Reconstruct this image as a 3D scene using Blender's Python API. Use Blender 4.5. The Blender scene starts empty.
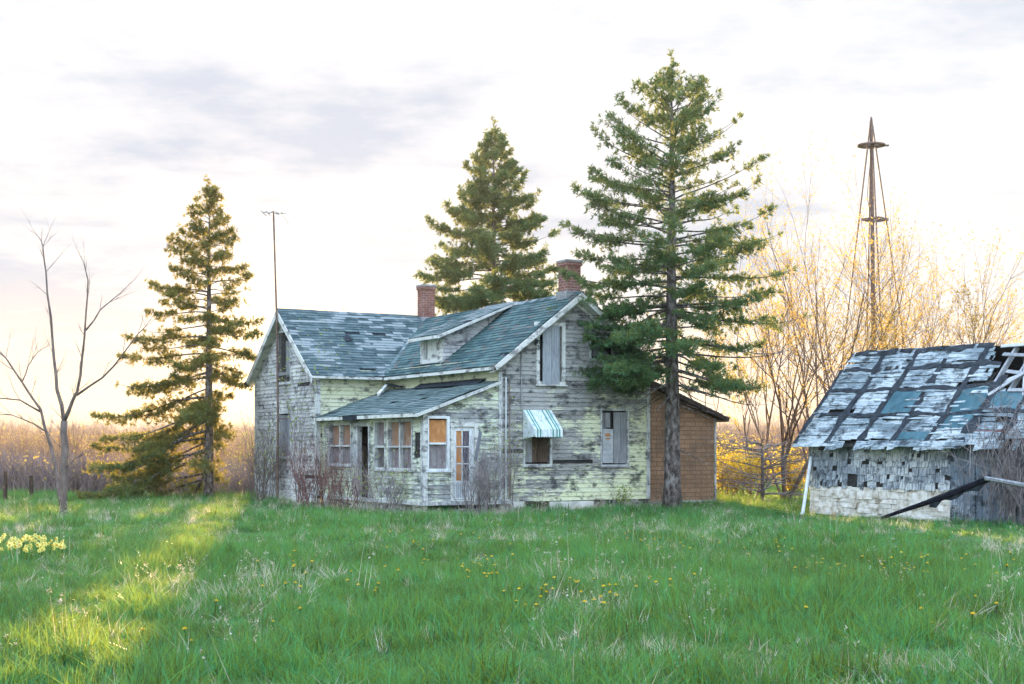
import bpy, math, random
import numpy as np
from mathutils import Vector, Matrix, noise
R = math.radians
rng = random.Random(7)
nr = np.random.default_rng(11)
sc = bpy.context.scene
col = sc.collection

# ------------------------------------------------------------------ camera
FPX, EYE, HX, HY = 1455.0, 1.7, 512.0, 448.0
cd = bpy.data.cameras.new('camera'); cam = bpy.data.objects.new('camera', cd); col.objects.link(cam)
cam.location = (0, 0, EYE); cam.rotation_euler = (R(90), 0, 0)
cd.sensor_width = 36.0; cd.lens = FPX/1024*36.0; cd.shift_y = (HY-342)/1024
cd.clip_start = 0.1; cd.clip_end = 6000
sc.camera = cam

# ------------------------------------------------------------------ light and exposure
SUN_AZ, SUN_EL = -8.6, 4.4
S = Vector((math.sin(R(SUN_AZ))*math.cos(R(SUN_EL)), math.cos(R(SUN_AZ))*math.cos(R(SUN_EL)), math.sin(R(SUN_EL))))
sl = bpy.data.lights.new('sun', 'SUN'); sun = bpy.data.objects.new('sun', sl); col.objects.link(sun)
sl.energy = 5.0; sl.angle = R(0.6); sl.color = (1.0, 0.73, 0.40)
sun.rotation_euler = S.to_track_quat('Z', 'Y').to_euler()
sc.view_settings.view_transform = 'Standard'; sc.view_settings.look = 'None'
sc.view_settings.gamma = 1.0; sc.view_settings.use_curve_mapping = False
sc.view_settings.exposure = 1.88

class NT:
    """tiny node-tree helper"""
    def __init__(s, tree): s.t = tree; s.n = tree.nodes; s.l = tree.links
    def node(s, typ, ins=None, **kw):
        n = s.n.new(typ)
        for k, v in kw.items(): setattr(n, k, v)
        for k, v in (ins or {}).items():
            if isinstance(v, tuple) and len(v) == 2 and hasattr(v[0], 'outputs'): s.l.new(v[0].outputs[v[1]], n.inputs[k])
            elif hasattr(v, 'is_output'): s.l.new(v, n.inputs[k])
            else: n.inputs[k].default_value = v
        return n
    def math(s, op, a, b=0.0, c=None, clamp=False):
        d = {0: a, 1: b}
        if c is not None: d[2] = c
        return s.node('ShaderNodeMath', d, operation=op, use_clamp=clamp).outputs[0]
    def noise(s, vec, scale, detail=4, rough=.55, out=0):
        return s.node('ShaderNodeTexNoise', {'Vector': vec, 'Scale': scale, 'Detail': detail, 'Roughness': rough}).outputs[out]
    def mapp(s, vec, scale=(1, 1, 1), loc=(0, 0, 0), rot=(0, 0, 0)):
        return s.node('ShaderNodeMapping', {'Vector': vec, 'Scale': scale, 'Location': loc, 'Rotation': rot}).outputs[0]
    def ramp(s, fac, pts, interp='LINEAR'):
        n = s.node('ShaderNodeValToRGB', {'Fac': fac}); cr = n.color_ramp; cr.interpolation = interp
        while len(cr.elements) < len(pts): cr.elements.new(0.5)
        for e, (p, c) in zip(cr.elements, pts):
            e.position = p; e.color = (c, c, c, 1) if isinstance(c, (int, float)) else (*c, 1)
        return n.outputs[0]
    def mix(s, f, a, b, blend='MIX'):
        n = s.n.new('ShaderNodeMix'); n.data_type = 'RGBA'; n.blend_type = blend; n.clamp_factor = True
        for i, v in ((0, f), (6, a), (7, b)):
            if hasattr(v, 'is_output'): s.l.new(v, n.inputs[i])
            elif isinstance(v, tuple): n.inputs[i].default_value = (*v, 1) if len(v) == 3 else v
            else: n.inputs[i].default_value = v
        return n.outputs[2]

w = bpy.data.worlds.new('World'); sc.world = w; w.use_nodes = True
w.node_tree.nodes.clear(); N = NT(w.node_tree)
sky = N.node('ShaderNodeTexSky'); sky.sky_type = 'NISHITA'; sky.sun_disc = False
sky.sun_elevation = R(SUN_EL); sky.sun_rotation = R(SUN_AZ)
sky.air_density = 1.2; sky.dust_density = 2.0
dirv = N.node('ShaderNodeTexCoord').outputs['Generated']
sep = N.node('ShaderNodeSeparateXYZ', {0: dirv})
z = N.math('MAXIMUM', sep.outputs[2], 0.0)
# clouds laid on a plane high above the place
den = N.math('ADD', z, 0.10)
cp = N.node('ShaderNodeCombineXYZ', {0: N.math('DIVIDE', sep.outputs[0], den), 1: N.math('DIVIDE', sep.outputs[1], den), 2: 0.0}).outputs[0]
c1 = N.noise(N.mapp(cp, (1.0, 1.0, 1), (2.9, 1.3, 0)), 1.25, 8, .60)
c2 = N.noise(N.mapp(cp, (3.2, 3.6, 1), (6.3, 7.1, 0)), 1.3, 6, .6)
cl = N.math('ADD', N.math('MULTIPLY', c1, .78), N.math('MULTIPLY', c2, .22))
side = N.ramp(N.math('ADD', N.math('MULTIPLY', sep.outputs[0], 1.0), .5), [(.25, 0.0), (.75, 1.0)])   # clearer towards the right
cl = N.math('ADD', cl, N.math('MULTIPLY', side, .09))
cm = N.ramp(cl, [(.425, 0.0), (.575, 1.0)])
lay = N.ramp(z, [(0.0, (.31, .225, .145)), (.04, (.30, .252, .20)), (.10, (.284, .272, .262)), (.20, (.276, .273, .274)), (.32, (.272, .276, .284)), (.46, (.46, .57, .74)), (1.0, (.54, .72, .98))])  # upper stops brightened as added fill, above what the camera sees
shade = N.mix(N.ramp(z, [(.03, 0), (.12, 1)]), (.29, .235, .19), (.172, .192, .226))
cc = N.mix(N.ramp(z, [(.32, 0), (.42, 1)]), N.mix(cm, shade, lay), lay)
# added fill light: the unseen sky behind the camera is brightened
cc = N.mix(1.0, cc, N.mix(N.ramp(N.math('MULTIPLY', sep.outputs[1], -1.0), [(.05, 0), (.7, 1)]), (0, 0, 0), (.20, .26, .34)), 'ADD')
sunv = N.node('ShaderNodeVectorMath', {0: dirv, 1: tuple(S)}, operation='DOT_PRODUCT').outputs['Value']
glow = N.math('POWER', N.math('MAXIMUM', sunv, 0), 700.0)
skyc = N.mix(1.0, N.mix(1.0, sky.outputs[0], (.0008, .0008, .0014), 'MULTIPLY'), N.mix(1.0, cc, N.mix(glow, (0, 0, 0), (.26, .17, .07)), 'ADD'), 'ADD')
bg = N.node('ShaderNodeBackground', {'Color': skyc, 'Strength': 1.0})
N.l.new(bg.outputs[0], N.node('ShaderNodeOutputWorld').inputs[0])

# ------------------------------------------------------------------ mesh helpers
class MB:
    def __init__(s): s.v = []; s.f = []; s.m = []; s.r = []
    def face(s, pts, mi=0, rnd=0.0):
        b = len(s.v); s.v.extend([tuple(p) for p in pts]); s.f.append(tuple(range(b, b+len(pts)))); s.m.append(mi); s.r.append(rnd)
    def hexa(s, p, mi=0, rnd=0.0):   # p: 8 points, bottom ring 0-3, top ring 4-7
        b = len(s.v); s.v.extend([tuple(q) for q in p])
        for f in ((0, 3, 2, 1), (4, 5, 6, 7), (0, 1, 5, 4), (1, 2, 6, 5), (2, 3, 7, 6), (3, 0, 4, 7)):
            s.f.append(tuple(b+i for i in f)); s.m.append(mi); s.r.append(rnd)
    def box(s, x0, x1, y0, y1, z0, z1, mi=0, rnd=0.0):
        s.hexa([(x0, y0, z0), (x1, y0, z0), (x1, y1, z0), (x0, y1, z0), (x0, y0, z1), (x1, y0, z1), (x1, y1, z1), (x0, y1, z1)], mi, rnd)
    def beam(s, a, b, w, h, mi=0, up=(0, 0, 1), rnd=0.0):
        a = Vector(a); b = Vector(b); d = (b-a).normalized(); sx = d.cross(Vector(up))
        if sx.length < 1e-4: sx = d.cross(Vector((1, 0, 0)))
        sx.normalize(); sy = sx.cross(d)
        c = [(-w/2, -h/2), (w/2, -h/2), (w/2, h/2), (-w/2, h/2)]
        s.hexa([a+sx*i+sy*j for i, j in c]+[b+sx*i+sy*j for i, j in c], mi, rnd)
    def tube(s, pts, rad, sides=5, mi=0, cap=True, rnd=0.0):
        pts = [Vector(p) for p in pts]; n = len(pts); b = len(s.v)
        ref = Vector((.31, .2, .93))
        for i, p in enumerate(pts):
            d = (pts[min(i+1, n-1)]-pts[max(i-1, 0)])
            d = d.normalized() if d.length > 1e-6 else Vector((0, 0, 1))
            x = d.cross(ref)
            if x.length < .15: x = d.cross(Vector((1, 0, 0)))
            x.normalize(); y = d.cross(x)
            r = rad[i] if hasattr(rad, '__len__') else rad
            for k in range(sides):
                t = 2*math.pi*k/sides; s.v.append(tuple(p+x*(r*math.cos(t))+y*(r*math.sin(t))))
        for i in range(n-1):
            for k in range(sides):
                k2 = (k+1) % sides
                s.f.append((b+i*sides+k, b+i*sides+k2, b+(i+1)*sides+k2, b+(i+1)*sides+k)); s.m.append(mi); s.r.append(rnd)
        if cap:
            s.f.append(tuple(b+(n-1)*sides+k for k in range(sides))); s.m.append(mi); s.r.append(rnd)
            s.f.append(tuple(b+k for k in reversed(range(sides)))); s.m.append(mi); s.r.append(rnd)
    def strips(s, O, Sd, T, Nn, tlen, srange, course=.115, lift=.021, base=.004, seg=(.6, 2.4), miss=0.0, holes=(), jit=.004, mi=0, wob=0.0, drop=0.0):
        """lapped boards/shingles: each course runs along Sd, its lower edge stands proud; holes = (s0,s1,t0,t1)"""
        O, Sd, T, Nn = Vector(O), Vector(Sd), Vector(T), Vector(Nn)
        cuts = {0.0, tlen}
        k = course
        while k < tlen-1e-4: cuts.add(round(k, 4)); k += course
        for h in holes: cuts.add(h[2]); cuts.add(h[3])
        cuts = sorted(c for c in cuts if 0 <= c <= tlen)
        for t0, t1 in zip(cuts[:-1], cuts[1:]):
            if t1-t0 < .004: continue
            k = int((t0+1e-4)/course); f0 = (t0-k*course)/course; f1 = min(1, (t1-k*course)/course)
            a0, b0 = srange(t0); a1, b1 = srange(t1)
            lo, hi = min(a0, a1), max(b0, b1)
            iv = [(lo, hi)]
            for h in holes:
                if h[2] < t1-1e-4 and h[3] > t0+1e-4:
                    nv = []
                    for p, q in iv:
                        if h[1] <= p or h[0] >= q: nv.append((p, q)); continue
                        if h[0] > p: nv.append((p, h[0]))
                        if h[1] < q: nv.append((h[1], q))
                    iv = nv
            rs = random.Random(k*131+int(abs(O.x*10)+abs(O.y*7))); x = lo-rs.uniform(0, seg[1])
            segs = []
            while x < hi:
                L = rs.uniform(*seg); segs.append((x, x+L, rs.random(), rs.random() < miss, rs.uniform(-jit, jit), rs.uniform(-jit, jit), rs.uniform(0, drop))); x += L
            for sa, sb, rv, ms, ja, jb, dr in segs:
                if ms: continue
                for p, q in iv:
                    u0, u1 = max(sa, p), min(sb, q)
                    if u1-u0 < .003: continue
                    cl0 = lambda u, lo_, hi_: min(max(u, lo_), hi_)
                    lb0, lb1 = cl0(u0, a0, b0), cl0(u1, a0, b0); lt0, lt1 = cl0(u0, a1, b1), cl0(u1, a1, b1)
                    if lb1-lb0 < 1e-3 and lt1-lt0 < 1e-3: continue
                    ob = base+lift*(1-f0); ot = base+lift*(1-f1)
                    def P(u, t, o):
                        wz = wob*noise.noise(Vector((u*.6, t*.9, O.x+O.y)))*2 if wob else 0
                        return O+Sd*u+T*t+Nn*(o+wz)
                    d0 = -dr if f0 < .01 else 0
                    A, B = P(lb0, t0+ja+d0, ob+ja), P(lb1, t0+jb+d0, ob+jb)
                    C, D = P(lt1, t1, ot), P(lt0, t1, ot)
                    s.face([A, B, C, D], mi, rv)
                    if f0 < .01:
                        A2, B2 = P(lb0, t0+.001, -.002), P(lb1, t0+.001, -.002)
                        s.face([A, A2, B2, B], mi, rv)
                        s.face([A, D, P(lt0, t1, -.002), A2], mi, rv); s.face([B, B2, P(lt1, t1, -.002), C], mi, rv)
    def build(s, name, mats, parent=None, smooth=False, loc=None, each=False):
        if each:      # one object per separate solid (boxes have six faces)
            o = None
            for k in range(0, len(s.f), 6):
                q = MB(); fs = s.f[k:k+6]; b = min(min(f) for f in fs); e = max(max(f) for f in fs)
                q.v = s.v[b:e+1]; q.f = [tuple(i-b for i in f) for f in fs]; q.m = s.m[k:k+6]; q.r = s.r[k:k+6]; o = q.build(name, mats, parent)
            return o
        me = bpy.data.meshes.new(name); me.from_pydata(s.v, [], s.f)
        mats = mats if isinstance(mats, (list, tuple)) else [mats]
        for m in mats: me.materials.append(m)
        me.polygons.foreach_set('material_index', s.m)
        at = me.attributes.new('rnd', 'FLOAT', 'FACE'); at.data.foreach_set('value', s.r)
        if smooth: me.polygons.foreach_set('use_smooth', [True]*len(s.f))
        me.update()
        o = bpy.data.objects.new(name, me); col.objects.link(o); o.parent = parent
        if loc: o.location = loc
        return o

def fastmesh(name, V, F, mats, parent=None, mi=None, rnd=None, smooth=False, link=True):
    """V (n,3) F (m,k) numpy arrays"""
    me = bpy.data.meshes.new(name); k = F.shape[1]
    me.vertices.add(len(V)); me.vertices.foreach_set('co', V.astype(np.float32).ravel())
    me.loops.add(F.size); me.loops.foreach_set('vertex_index', F.astype(np.int32).ravel())
    me.polygons.add(len(F)); me.polygons.foreach_set('loop_start', np.arange(0, F.size, k, dtype=np.int32))
    me.polygons.foreach_set('loop_total', np.full(len(F), k, dtype=np.int32))
    for m in (mats if isinstance(mats, (list, tuple)) else [mats]): me.materials.append(m)
    if mi is not None: me.polygons.foreach_set('material_index', mi.astype(np.int32))
    if rnd is not None:
        at = me.attributes.new('rnd', 'FLOAT', 'FACE'); at.data.foreach_set('value', rnd.astype(np.float32))
    me.update(calc_edges=True)
    if smooth: me.polygons.foreach_set('use_smooth', [True]*len(F))
    o = bpy.data.objects.new(name, me)
    if link: col.objects.link(o)
    o.parent = parent
    return o

def tag(o, label=None, cat=None, group=None, kind=None):
    if label: o['label'] = label
    if cat: o['category'] = cat
    if group: o['group'] = group
    if kind: o['kind'] = kind
    return o
def thing(name, loc, rz, label, cat, group=None):
    o = bpy.data.objects.new(name, None); col.objects.link(o); o.location = loc; o.rotation_euler = (0, 0, rz)
    o.empty_display_size = .3
    return tag(o, label, cat, group)
def W(px, py, Y): return Vector(((px-HX)/FPX*Y, Y, EYE+(HY-py)/FPX*Y))
def gz(x, y):
    """ground height"""
    d = math.hypot(x, y)
    return .05*noise.noise(Vector((x*.16, y*.16, 3)))*2+.022*noise.noise(Vector((x*.7, y*.7, 9)))*2 if d < 400 else 0.0

# ------------------------------------------------------------------ materials
def newmat(name):
    m = bpy.data.materials.new(name); m.use_nodes = True; m.node_tree.nodes.clear(); return m, NT(m.node_tree)
def finish(N, colr, rough=.8, bump=None, bs=.3, bd=.01, spec=.3, trans=None, tf=.4, metal=0.0, emis=None):
    ins = {'Base Color': colr if hasattr(colr, 'is_output') else (*colr, 1), 'Roughness': rough, 'Specular IOR Level': spec, 'Metallic': metal}
    p = N.node('ShaderNodeBsdfPrincipled', ins)
    if bump is not None:
        b = N.node('ShaderNodeBump', {'Height': bump, 'Strength': bs, 'Distance': bd}); N.l.new(b.outputs[0], p.inputs['Normal'])
    out = p.outputs[0]
    if trans is not None:
        t = N.node('ShaderNodeBsdfTranslucent', {'Color': trans if hasattr(trans, 'is_output') else (*trans, 1)})
        out = N.node('ShaderNodeMixShader', {0: tf, 1: out, 2: t.outputs[0]}).outputs[0]
    N.l.new(out, N.node('ShaderNodeOutputMaterial').inputs[0])
def objco(N): return N.node('ShaderNodeTexCoord').outputs['Object']
def rndat(N): return N.node('ShaderNodeAttribute', attribute_name='rnd').outputs['Fac']

def m_siding(name, paint, wood, dark, amount, gx=0.0, gz_=0.0, horiz=True, vmode=False):
    m, N = newmat(name); co = objco(N); r = rndat(N)
    off = N.node('ShaderNodeCombineXYZ', {0: N.math('MULTIPLY', r, 37.0), 1: 0.0, 2: N.math('MULTIPLY', r, 11.0)}).outputs[0]
    cr = N.node('ShaderNodeVectorMath', {0: co, 1: off}, operation='ADD').outputs[0]
    sc_ = (1.9, 1.9, 17) if horiz else (12, 12, 1.4)
    big = N.noise(N.mapp(co, (.75, .75, 1.1)), 1.0, 3, .6)
    st = N.noise(N.mapp(cr, sc_), 2.2, 6, .68)
    st2 = N.noise(N.mapp(cr, tuple(a*3 for a in sc_)), 2.4, 5, .7)
    sp = N.node('ShaderNodeSeparateXYZ', {0: co})
    g = N.math('ADD', N.math('MULTIPLY', sp.outputs[0], gx), N.math('MULTIPLY', sp.outputs[2], gz_))
    v = N.math('ADD', N.math('ADD', N.math('MULTIPLY', big, 1.1), N.math('MULTIPLY', st, 1.25)), N.math('ADD', g, N.math('MULTIPLY', r, .12)))
    v = N.math('ADD', v, amount-1.72)
    pm = N.ramp(v, [(.42, 0.0), (.465, .8), (.56, 1.0)])
    wv = N.math('ADD', N.math('MULTIPLY', st2, .6), N.math('ADD', N.math('MULTIPLY', st, .4), N.math('MULTIPLY', r, .14)))
    wc = N.ramp(wv, [(.33, dark), (.52, wood), (.72, tuple(min(1, c*1.65) for c in wood))])
    pc = N.mix(N.ramp(st2, [(.42, 0), (.66, .8)]), paint, tuple(c*.62 for c in paint))
    pc = N.mix(N.math('MULTIPLY', r, .35), pc, (.66, .67, .60))
    c = N.mix(pm, wc, pc)
    blot = N.ramp(N.noise(N.mapp(co, (1.6, 1.6, 2.6), (5, 2, 1)), 1.7, 6, .72), [(.51, 0), (.62, .85)])
    c = N.mix(blot, c, tuple(k*.9 for k in dark))
    finish(N, c, .85, N.math('ADD', N.math('MULTIPLY', st2, .7), N.math('MULTIPLY', pm, .35)), .5, .006, .2)
    return m
def m_wood(name, a, b, sc_=(2, 2, 16), rough=.85, rn=.3):
    m, N = newmat(name); co = objco(N); r = rndat(N)
    off = N.node('ShaderNodeVectorMath', {0: co, 1: N.node('ShaderNodeCombineXYZ', {0: N.math('MULTIPLY', r, 17.0), 1: N.math('MULTIPLY', r, 23.0), 2: r}).outputs[0]}, operation='ADD').outputs[0]
    n1 = N.noise(N.mapp(off, sc_), 2.0, 6, .68); n2 = N.noise(off, 2.1, 4, .6)
    v = N.math('ADD', N.math('ADD', N.math('MULTIPLY', n1, .7), N.math('MULTIPLY', n2, .3)), N.math('MULTIPLY', N.math('SUBTRACT', r, .5), rn))
    finish(N, N.ramp(v, [(.32, a), (.68, b)]), rough, n1, .5, .006, .2)
    return m
def m_noise(name, pts, scale=4, rough=.8, bs=.3, spec=.3, metal=0.0, detail=6, mapsc=(1, 1, 1), rn=0.0, bd=.01):
    m, N = newmat(name); n = N.noise(N.mapp(objco(N), mapsc), scale, detail, .62)
    v = N.math('ADD', n, N.math('MULTIPLY', N.math('SUBTRACT', rndat(N), .5), rn)) if rn else n
    finish(N, N.ramp(v, pts), rough, n, bs, bd, spec, metal=metal)
    return m
def m_roof(name, cols, tab=.32, patch=None, speck=None):
    m, N = newmat(name); co = objco(N); r = rndat(N)
    off = N.node('ShaderNodeVectorMath', {0: co, 1: N.node('ShaderNodeCombineXYZ', {0: N.math('MULTIPLY', r, 51.0), 1: N.math('MULTIPLY', r, 33.0), 2: 0.0}).outputs[0]}, operation='ADD').outputs[0]
    n1 = N.noise(N.mapp(off, (1/tab, 1/tab, 1/tab)), .9, 2, .5); n2 = N.noise(co, .9, 5, .6); n3 = N.noise(co, 28, 3, .7)
    v = N.math('ADD', N.math('ADD', N.math('MULTIPLY', n1, .42), N.math('MULTIPLY', n2, .30)), N.math('ADD', N.math('MULTIPLY', n3, .14), N.math('MULTIPLY', r, .17)))
    c = N.ramp(v, [(.34, cols[0]), (.47, cols[1]), (.60, cols[2])])
    if patch:
        sp = N.node('ShaderNodeSeparateXYZ', {0: co})
        pn = N.math('ADD', N.math('ADD', N.noise(N.mapp(co, (.55, .55, 1.6), (2.3, 0, .9)), 1.25, 3, .5), N.math('MULTIPLY', r, .20)), N.math('MULTIPLY', sp.outputs[2], .06))
        c = N.mix(N.ramp(pn, [(.955, 0), (1.0, 1)]), c, patch)
    if speck:
        sn = N.math('ADD', N.noise(N.mapp(off, (2.5, 2.5, 2.5)), 1.0, 3, .6), N.math('MULTIPLY', r, .14))
        c = N.mix(N.ramp(sn, [(.66, 0), (.72, .6)]), c, speck)
    finish(N, c, .9, n3, .4, .006, .25)
    return m
def m_plain(name, c, rough=.6, spec=.4, metal=0.0): return m_noise(name, [(.3, tuple(k*.72 for k in c)), (.7, tuple(min(1, k*1.1) for k in c))], 5, rough, .15, spec, metal)
def m_leaf(name, dark, light, tr, tf=.45, rough=.6, big=.5, bigcol=None, spec=.25):
    m, N = newmat(name); g = N.node('ShaderNodeNewGeometry').outputs['Position']
    r = N.node('ShaderNodeObjectInfo').outputs['Random']; a = rndat(N)
    n = N.noise(g, big, 3, .6)
    v = N.math('ADD', N.math('MULTIPLY', n, .55), N.math('ADD', N.math('SUBTRACT', N.math('MULTIPLY', r, .26), .12), N.math('MULTIPLY', a, .5)))
    c = N.ramp(v, [(.25, dark), (.75, light)])
    t = N.ramp(v, [(.25, tuple(k*.65 for k in tr)), (.75, tr)])
    if bigcol:
        f = N.ramp(N.noise(g, .33, 4, .65), [(.55, 0), (.72, .75)]); c = N.mix(f, c, bigcol)
    finish(N, c, rough, spec=spec, trans=t, tf=tf)
    return m

YEL = (.60, .66, .40)
M = {}
M['siding'] = m_siding('gable siding', (.74, .78, .49), (.27, .27, .26), (.04, .042, .046), .92, gx=.045, gz_=-.075)
M['siding_porch'] = m_siding('porch siding', (.68, .76, .53), (.29, .30, .30), (.05, .053, .058), .955, gz_=-.01)
M['siding_wing'] = m_siding('bare siding', (.74, .74, .71), (.38, .38, .38), (.085, .087, .092), .85)
M['siding_eave'] = m_siding('eave siding', (.66, .68, .44), (.3, .3, .28), (.1, .1, .1), 1.28)
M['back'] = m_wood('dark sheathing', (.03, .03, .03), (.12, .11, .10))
M['trim'] = m_siding('white trim', (.70, .71, .68), (.34, .34, .34), (.14, .14, .14), 1.25)
M['trim2'] = m_siding('worn trim', (.62, .64, .62), (.32, .33, .34), (.12, .12, .13), .98, horiz=False)
M['grey'] = m_wood('grey boards', (.13, .135, .15), (.36, .37, .38), (14, 14, 1.5))
M['greyblue'] = m_wood('blue grey boards', (.15, .17, .20), (.40, .43, .46), (14, 14, 1.5))
M['darkwood'] = m_wood('dark brown boards', (.035, .025, .02), (.16, .11, .08), (10, 10, 1.5))
M['ply_sunset'] = m_wood('plywood and sunset orange', (.42, .19, .07), (.85, .45, .20), (5, 5, 1.6))  # plywood orange, raised to paint the sunset sky glimpsed through porch windows
M['curtain'] = m_noise('old curtain', [(.3, (.16, .12, .11)), (.7, (.36, .28, .25))], 3, mapsc=(9, 9, .7))
M['glass'] = (lambda mm: mm)(None)
def m_glass(name, c, rough=.08):
    m, N = newmat(name)
    n = N.noise(objco(N), 3, 4, .6)
    finish(N, N.ramp(n, [(.3, tuple(k*.6 for k in c)), (.7, c)]), rough, n, .05, .01, .8); return m
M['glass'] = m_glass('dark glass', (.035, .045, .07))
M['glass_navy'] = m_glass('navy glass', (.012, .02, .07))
def m_dusty(name):
    m, N = newmat(name); co = objco(N)
    n = N.noise(N.mapp(co, (3, 3, 1.2)), 2.2, 5, .65)
    d = N.node('ShaderNodeBsdfPrincipled', {'Base Color': N.ramp(n, [(.3, (.34, .36, .36)), (.7, (.6, .6, .58))]), 'Roughness': .25})
    t = N.node('ShaderNodeBsdfTransparent', {'Color': (.92, .92, .95, 1)})
    N.l.new(N.node('ShaderNodeMixShader', {0: N.ramp(n, [(.35, .03), (.68, .22)]), 1: t.outputs[0], 2: d.outputs[0]}).outputs[0], N.node('ShaderNodeOutputMaterial').inputs[0])
    return m
M['dusty'] = m_dusty('dusty window glass')
M['roof_main'] = m_roof('teal shingles', [(.022, .045, .050), (.042, .085, .088), (.085, .145, .14)], speck=(.17, .085, .075))
M['roof_wing'] = m_roof('patched shingles', [(.030, .050, .055), (.058, .092, .098), (.11, .15, .155)], patch=(.22, .25, .255))
M['roof_porch'] = m_roof('porch shingles', [(.04, .065, .066), (.075, .115, .115), (.13, .175, .17)], patch=(.19, .22, .22), tab=.25)
M['soffit'] = m_siding('soffit', (.72, .72, .70), (.4, .4, .38), (.2, .2, .2), 1.35)
M['tar'] = m_noise('tar paper', [(.3, (.012, .014, .018)), (.7, (.05, .062, .075))], 6, .9, spec=.1)
M['char'] = m_noise('charred wood', [(.3, (.006, .006, .010)), (.7, (.022, .024, .034))], 6, .95, spec=.05)
M['brick'] = None
def m_brick(name, c1, c2, mortar, bw, bh, rot=(R(90), 0, 0), ms=.012, rough=.85, rep=1.0, bias=0.0):
    m, N = newmat(name); co = objco(N)
    sp = N.node('ShaderNodeSeparateXYZ', {0: co})
    v = N.node('ShaderNodeCombineXYZ', {0: N.math('ADD', sp.outputs[0], sp.outputs[1]), 1: sp.outputs[2], 2: 0.0}).outputs[0]
    b = N.node('ShaderNodeTexBrick', {'Vector': v, 'Color1': (*c1, 1), 'Color2': (*c2, 1), 'Mortar': (*mortar, 1), 'Scale': 1.0, 'Mortar Size': ms, 'Brick Width': bw, 'Row Height': bh, 'Bias': bias})
    n = N.noise(co, 2.3, 6, .65); n2 = N.noise(co, 22, 4, .65)
    c = N.mix(N.ramp(n, [(.35, .0), (.65, .75)]), b.outputs[0], tuple(k*.45 for k in c1)); c = N.mix(N.ramp(N.noise(N.mapp(co, (1.4, 1.4, .35)), 2.2, 5, .7), [(.52, 0), (.68, .5)]), c, (.10, .08, .07))
    c = N.mix(N.ramp(n2, [(.5, 0), (.75, .4)]), c, (.45, .36, .3))
    finish(N, c, rough, N.math('SUBTRACT', N.math('MULTIPLY', n2, .4), b.outputs[1]), .5, .008, .2); return m
M['brick'] = m_brick('red brick', (.34, .12, .085), (.22, .075, .06), (.30, .26, .24), .21, .075)
M['fauxbrick'] = m_brick('brick pattern siding', (.42, .25, .15), (.32, .185, .11), (.17, .11, .08), .40, .13, ms=.012)
M['concrete'] = m_noise('limewashed foundation', [(.25, (.26, .26, .25)), (.45, (.62, .61, .57)), (.8, (.80, .79, .75))], 3.2, .9, .5)
M['rubble'] = m_noise('rubble stone', [(.3, (.06, .06, .06)), (.7, (.36, .34, .30))], 5, .9, .8, rn=.4)
M['awn_white'] = m_noise('awning white', [(.30, (.30, .29, .27)), (.42, (.52, .62, .63)), (.7, (.80, .84, .84))], 5, .6, mapsc=(2.2, 1, .8))
M['awn_green'] = m_plain('awning green', (.06, .30, .24), .6)
M['metal'] = m_noise('galvanised steel', [(.3, (.16, .17, .19)), (.7, (.42, .44, .46))], 6, .5, .2, .5, .4)
M['rust'] = m_noise('rusty steel', [(.3, (.10, .065, .055)), (.5, (.17, .105, .08)), (.75, (.22, .20, .20))], 9, .7, .3)
M['white'] = m_plain('chalky white paint', (.72, .76, .78), .5)
M['red'] = m_siding('red paint', (.34, .06, .05), (.2, .16, .15), (.07, .06, .06), 1.2)
M['stone'] = m_noise('whitewashed stone', [(.30, (.24, .20, .15)), (.42, (.55, .50, .42)), (.56, (.76, .73, .67)), (.8, (.84, .82, .78))], 5.5, .9, 1.0, rn=.10, bd=.03)
M['barnshingle'] = m_siding('cedar shingles', (.58, .62, .65), (.22, .25, .28), (.05, .06, .07), .90, horiz=False)
M['barnplank'] = m_siding('barn planks', (.30, .36, .43), (.12, .15, .185), (.03, .04, .05), .74, horiz=False)
M['deck'] = m_siding('roof boards', (.37, .44, .48), (.15, .19, .21), (.025, .033, .04), .94)
M['teal'] = m_roof('teal roll roofing', [(.025, .065, .08), (.04, .105, .13), (.075, .16, .19)])
M['beamw'] = m_wood('pale timber', (.18, .19, .20), (.46, .48, .50), (6, 6, 6))
M['bark'] = m_noise('spruce bark', [(.36, (.035, .028, .026)), (.5, (.12, .10, .09)), (.64, (.26, .235, .225))], 11, .9, 1.0, mapsc=(1, 1, .45), bd=.05)
M['bark_tan'] = m_noise('grey brown bark', [(.3, (.08, .062, .055)), (.7, (.22, .17, .15))], 9, .9, .5, mapsc=(1, 1, .4))
M['bark_gold'] = m_noise('tan bark', [(.3, (.10, .055, .04)), (.7, (.27, .17, .12))], 7, .9, .4, mapsc=(1, 1, .4))
M['twig_grey'] = m_noise('grey twigs', [(.3, (.12, .10, .10)), (.7, (.33, .29, .28))], 3, .9, .2, rn=.3)
M['twig_red'] = m_noise('red brown twigs', [(.3, (.10, .045, .04)), (.7, (.26, .13, .11))], 3, .9, .2, rn=.3)
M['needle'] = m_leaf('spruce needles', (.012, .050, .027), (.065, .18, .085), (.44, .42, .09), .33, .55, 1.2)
M['needle2'] = m_leaf('backlit spruce needles', (.014, .048, .022), (.07, .17, .065), (.68, .50, .08), .35, .55, 1.2)  # needle copy for the left spruce, backlight gold put into the transmitted colour
M['bud'] = m_leaf('opening buds', (.18, .13, .03), (.45, .30, .07), (.85, .55, .12), .55)
M['budgreen'] = m_leaf('fresh leaves', (.10, .18, .03), (.28, .38, .06), (.55, .60, .10), .5)
M['yellowleaf'] = m_leaf('yellow leaves', (.30, .24, .03), (.62, .48, .06), (.90, .66, .08), .5)
M['grass'] = m_leaf('grass blades', (.001, .030, .016), (.026, .29, .105), (.50, .58, .045), .31, .45, .35, (.06, .19, .07), spec=.22)
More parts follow.
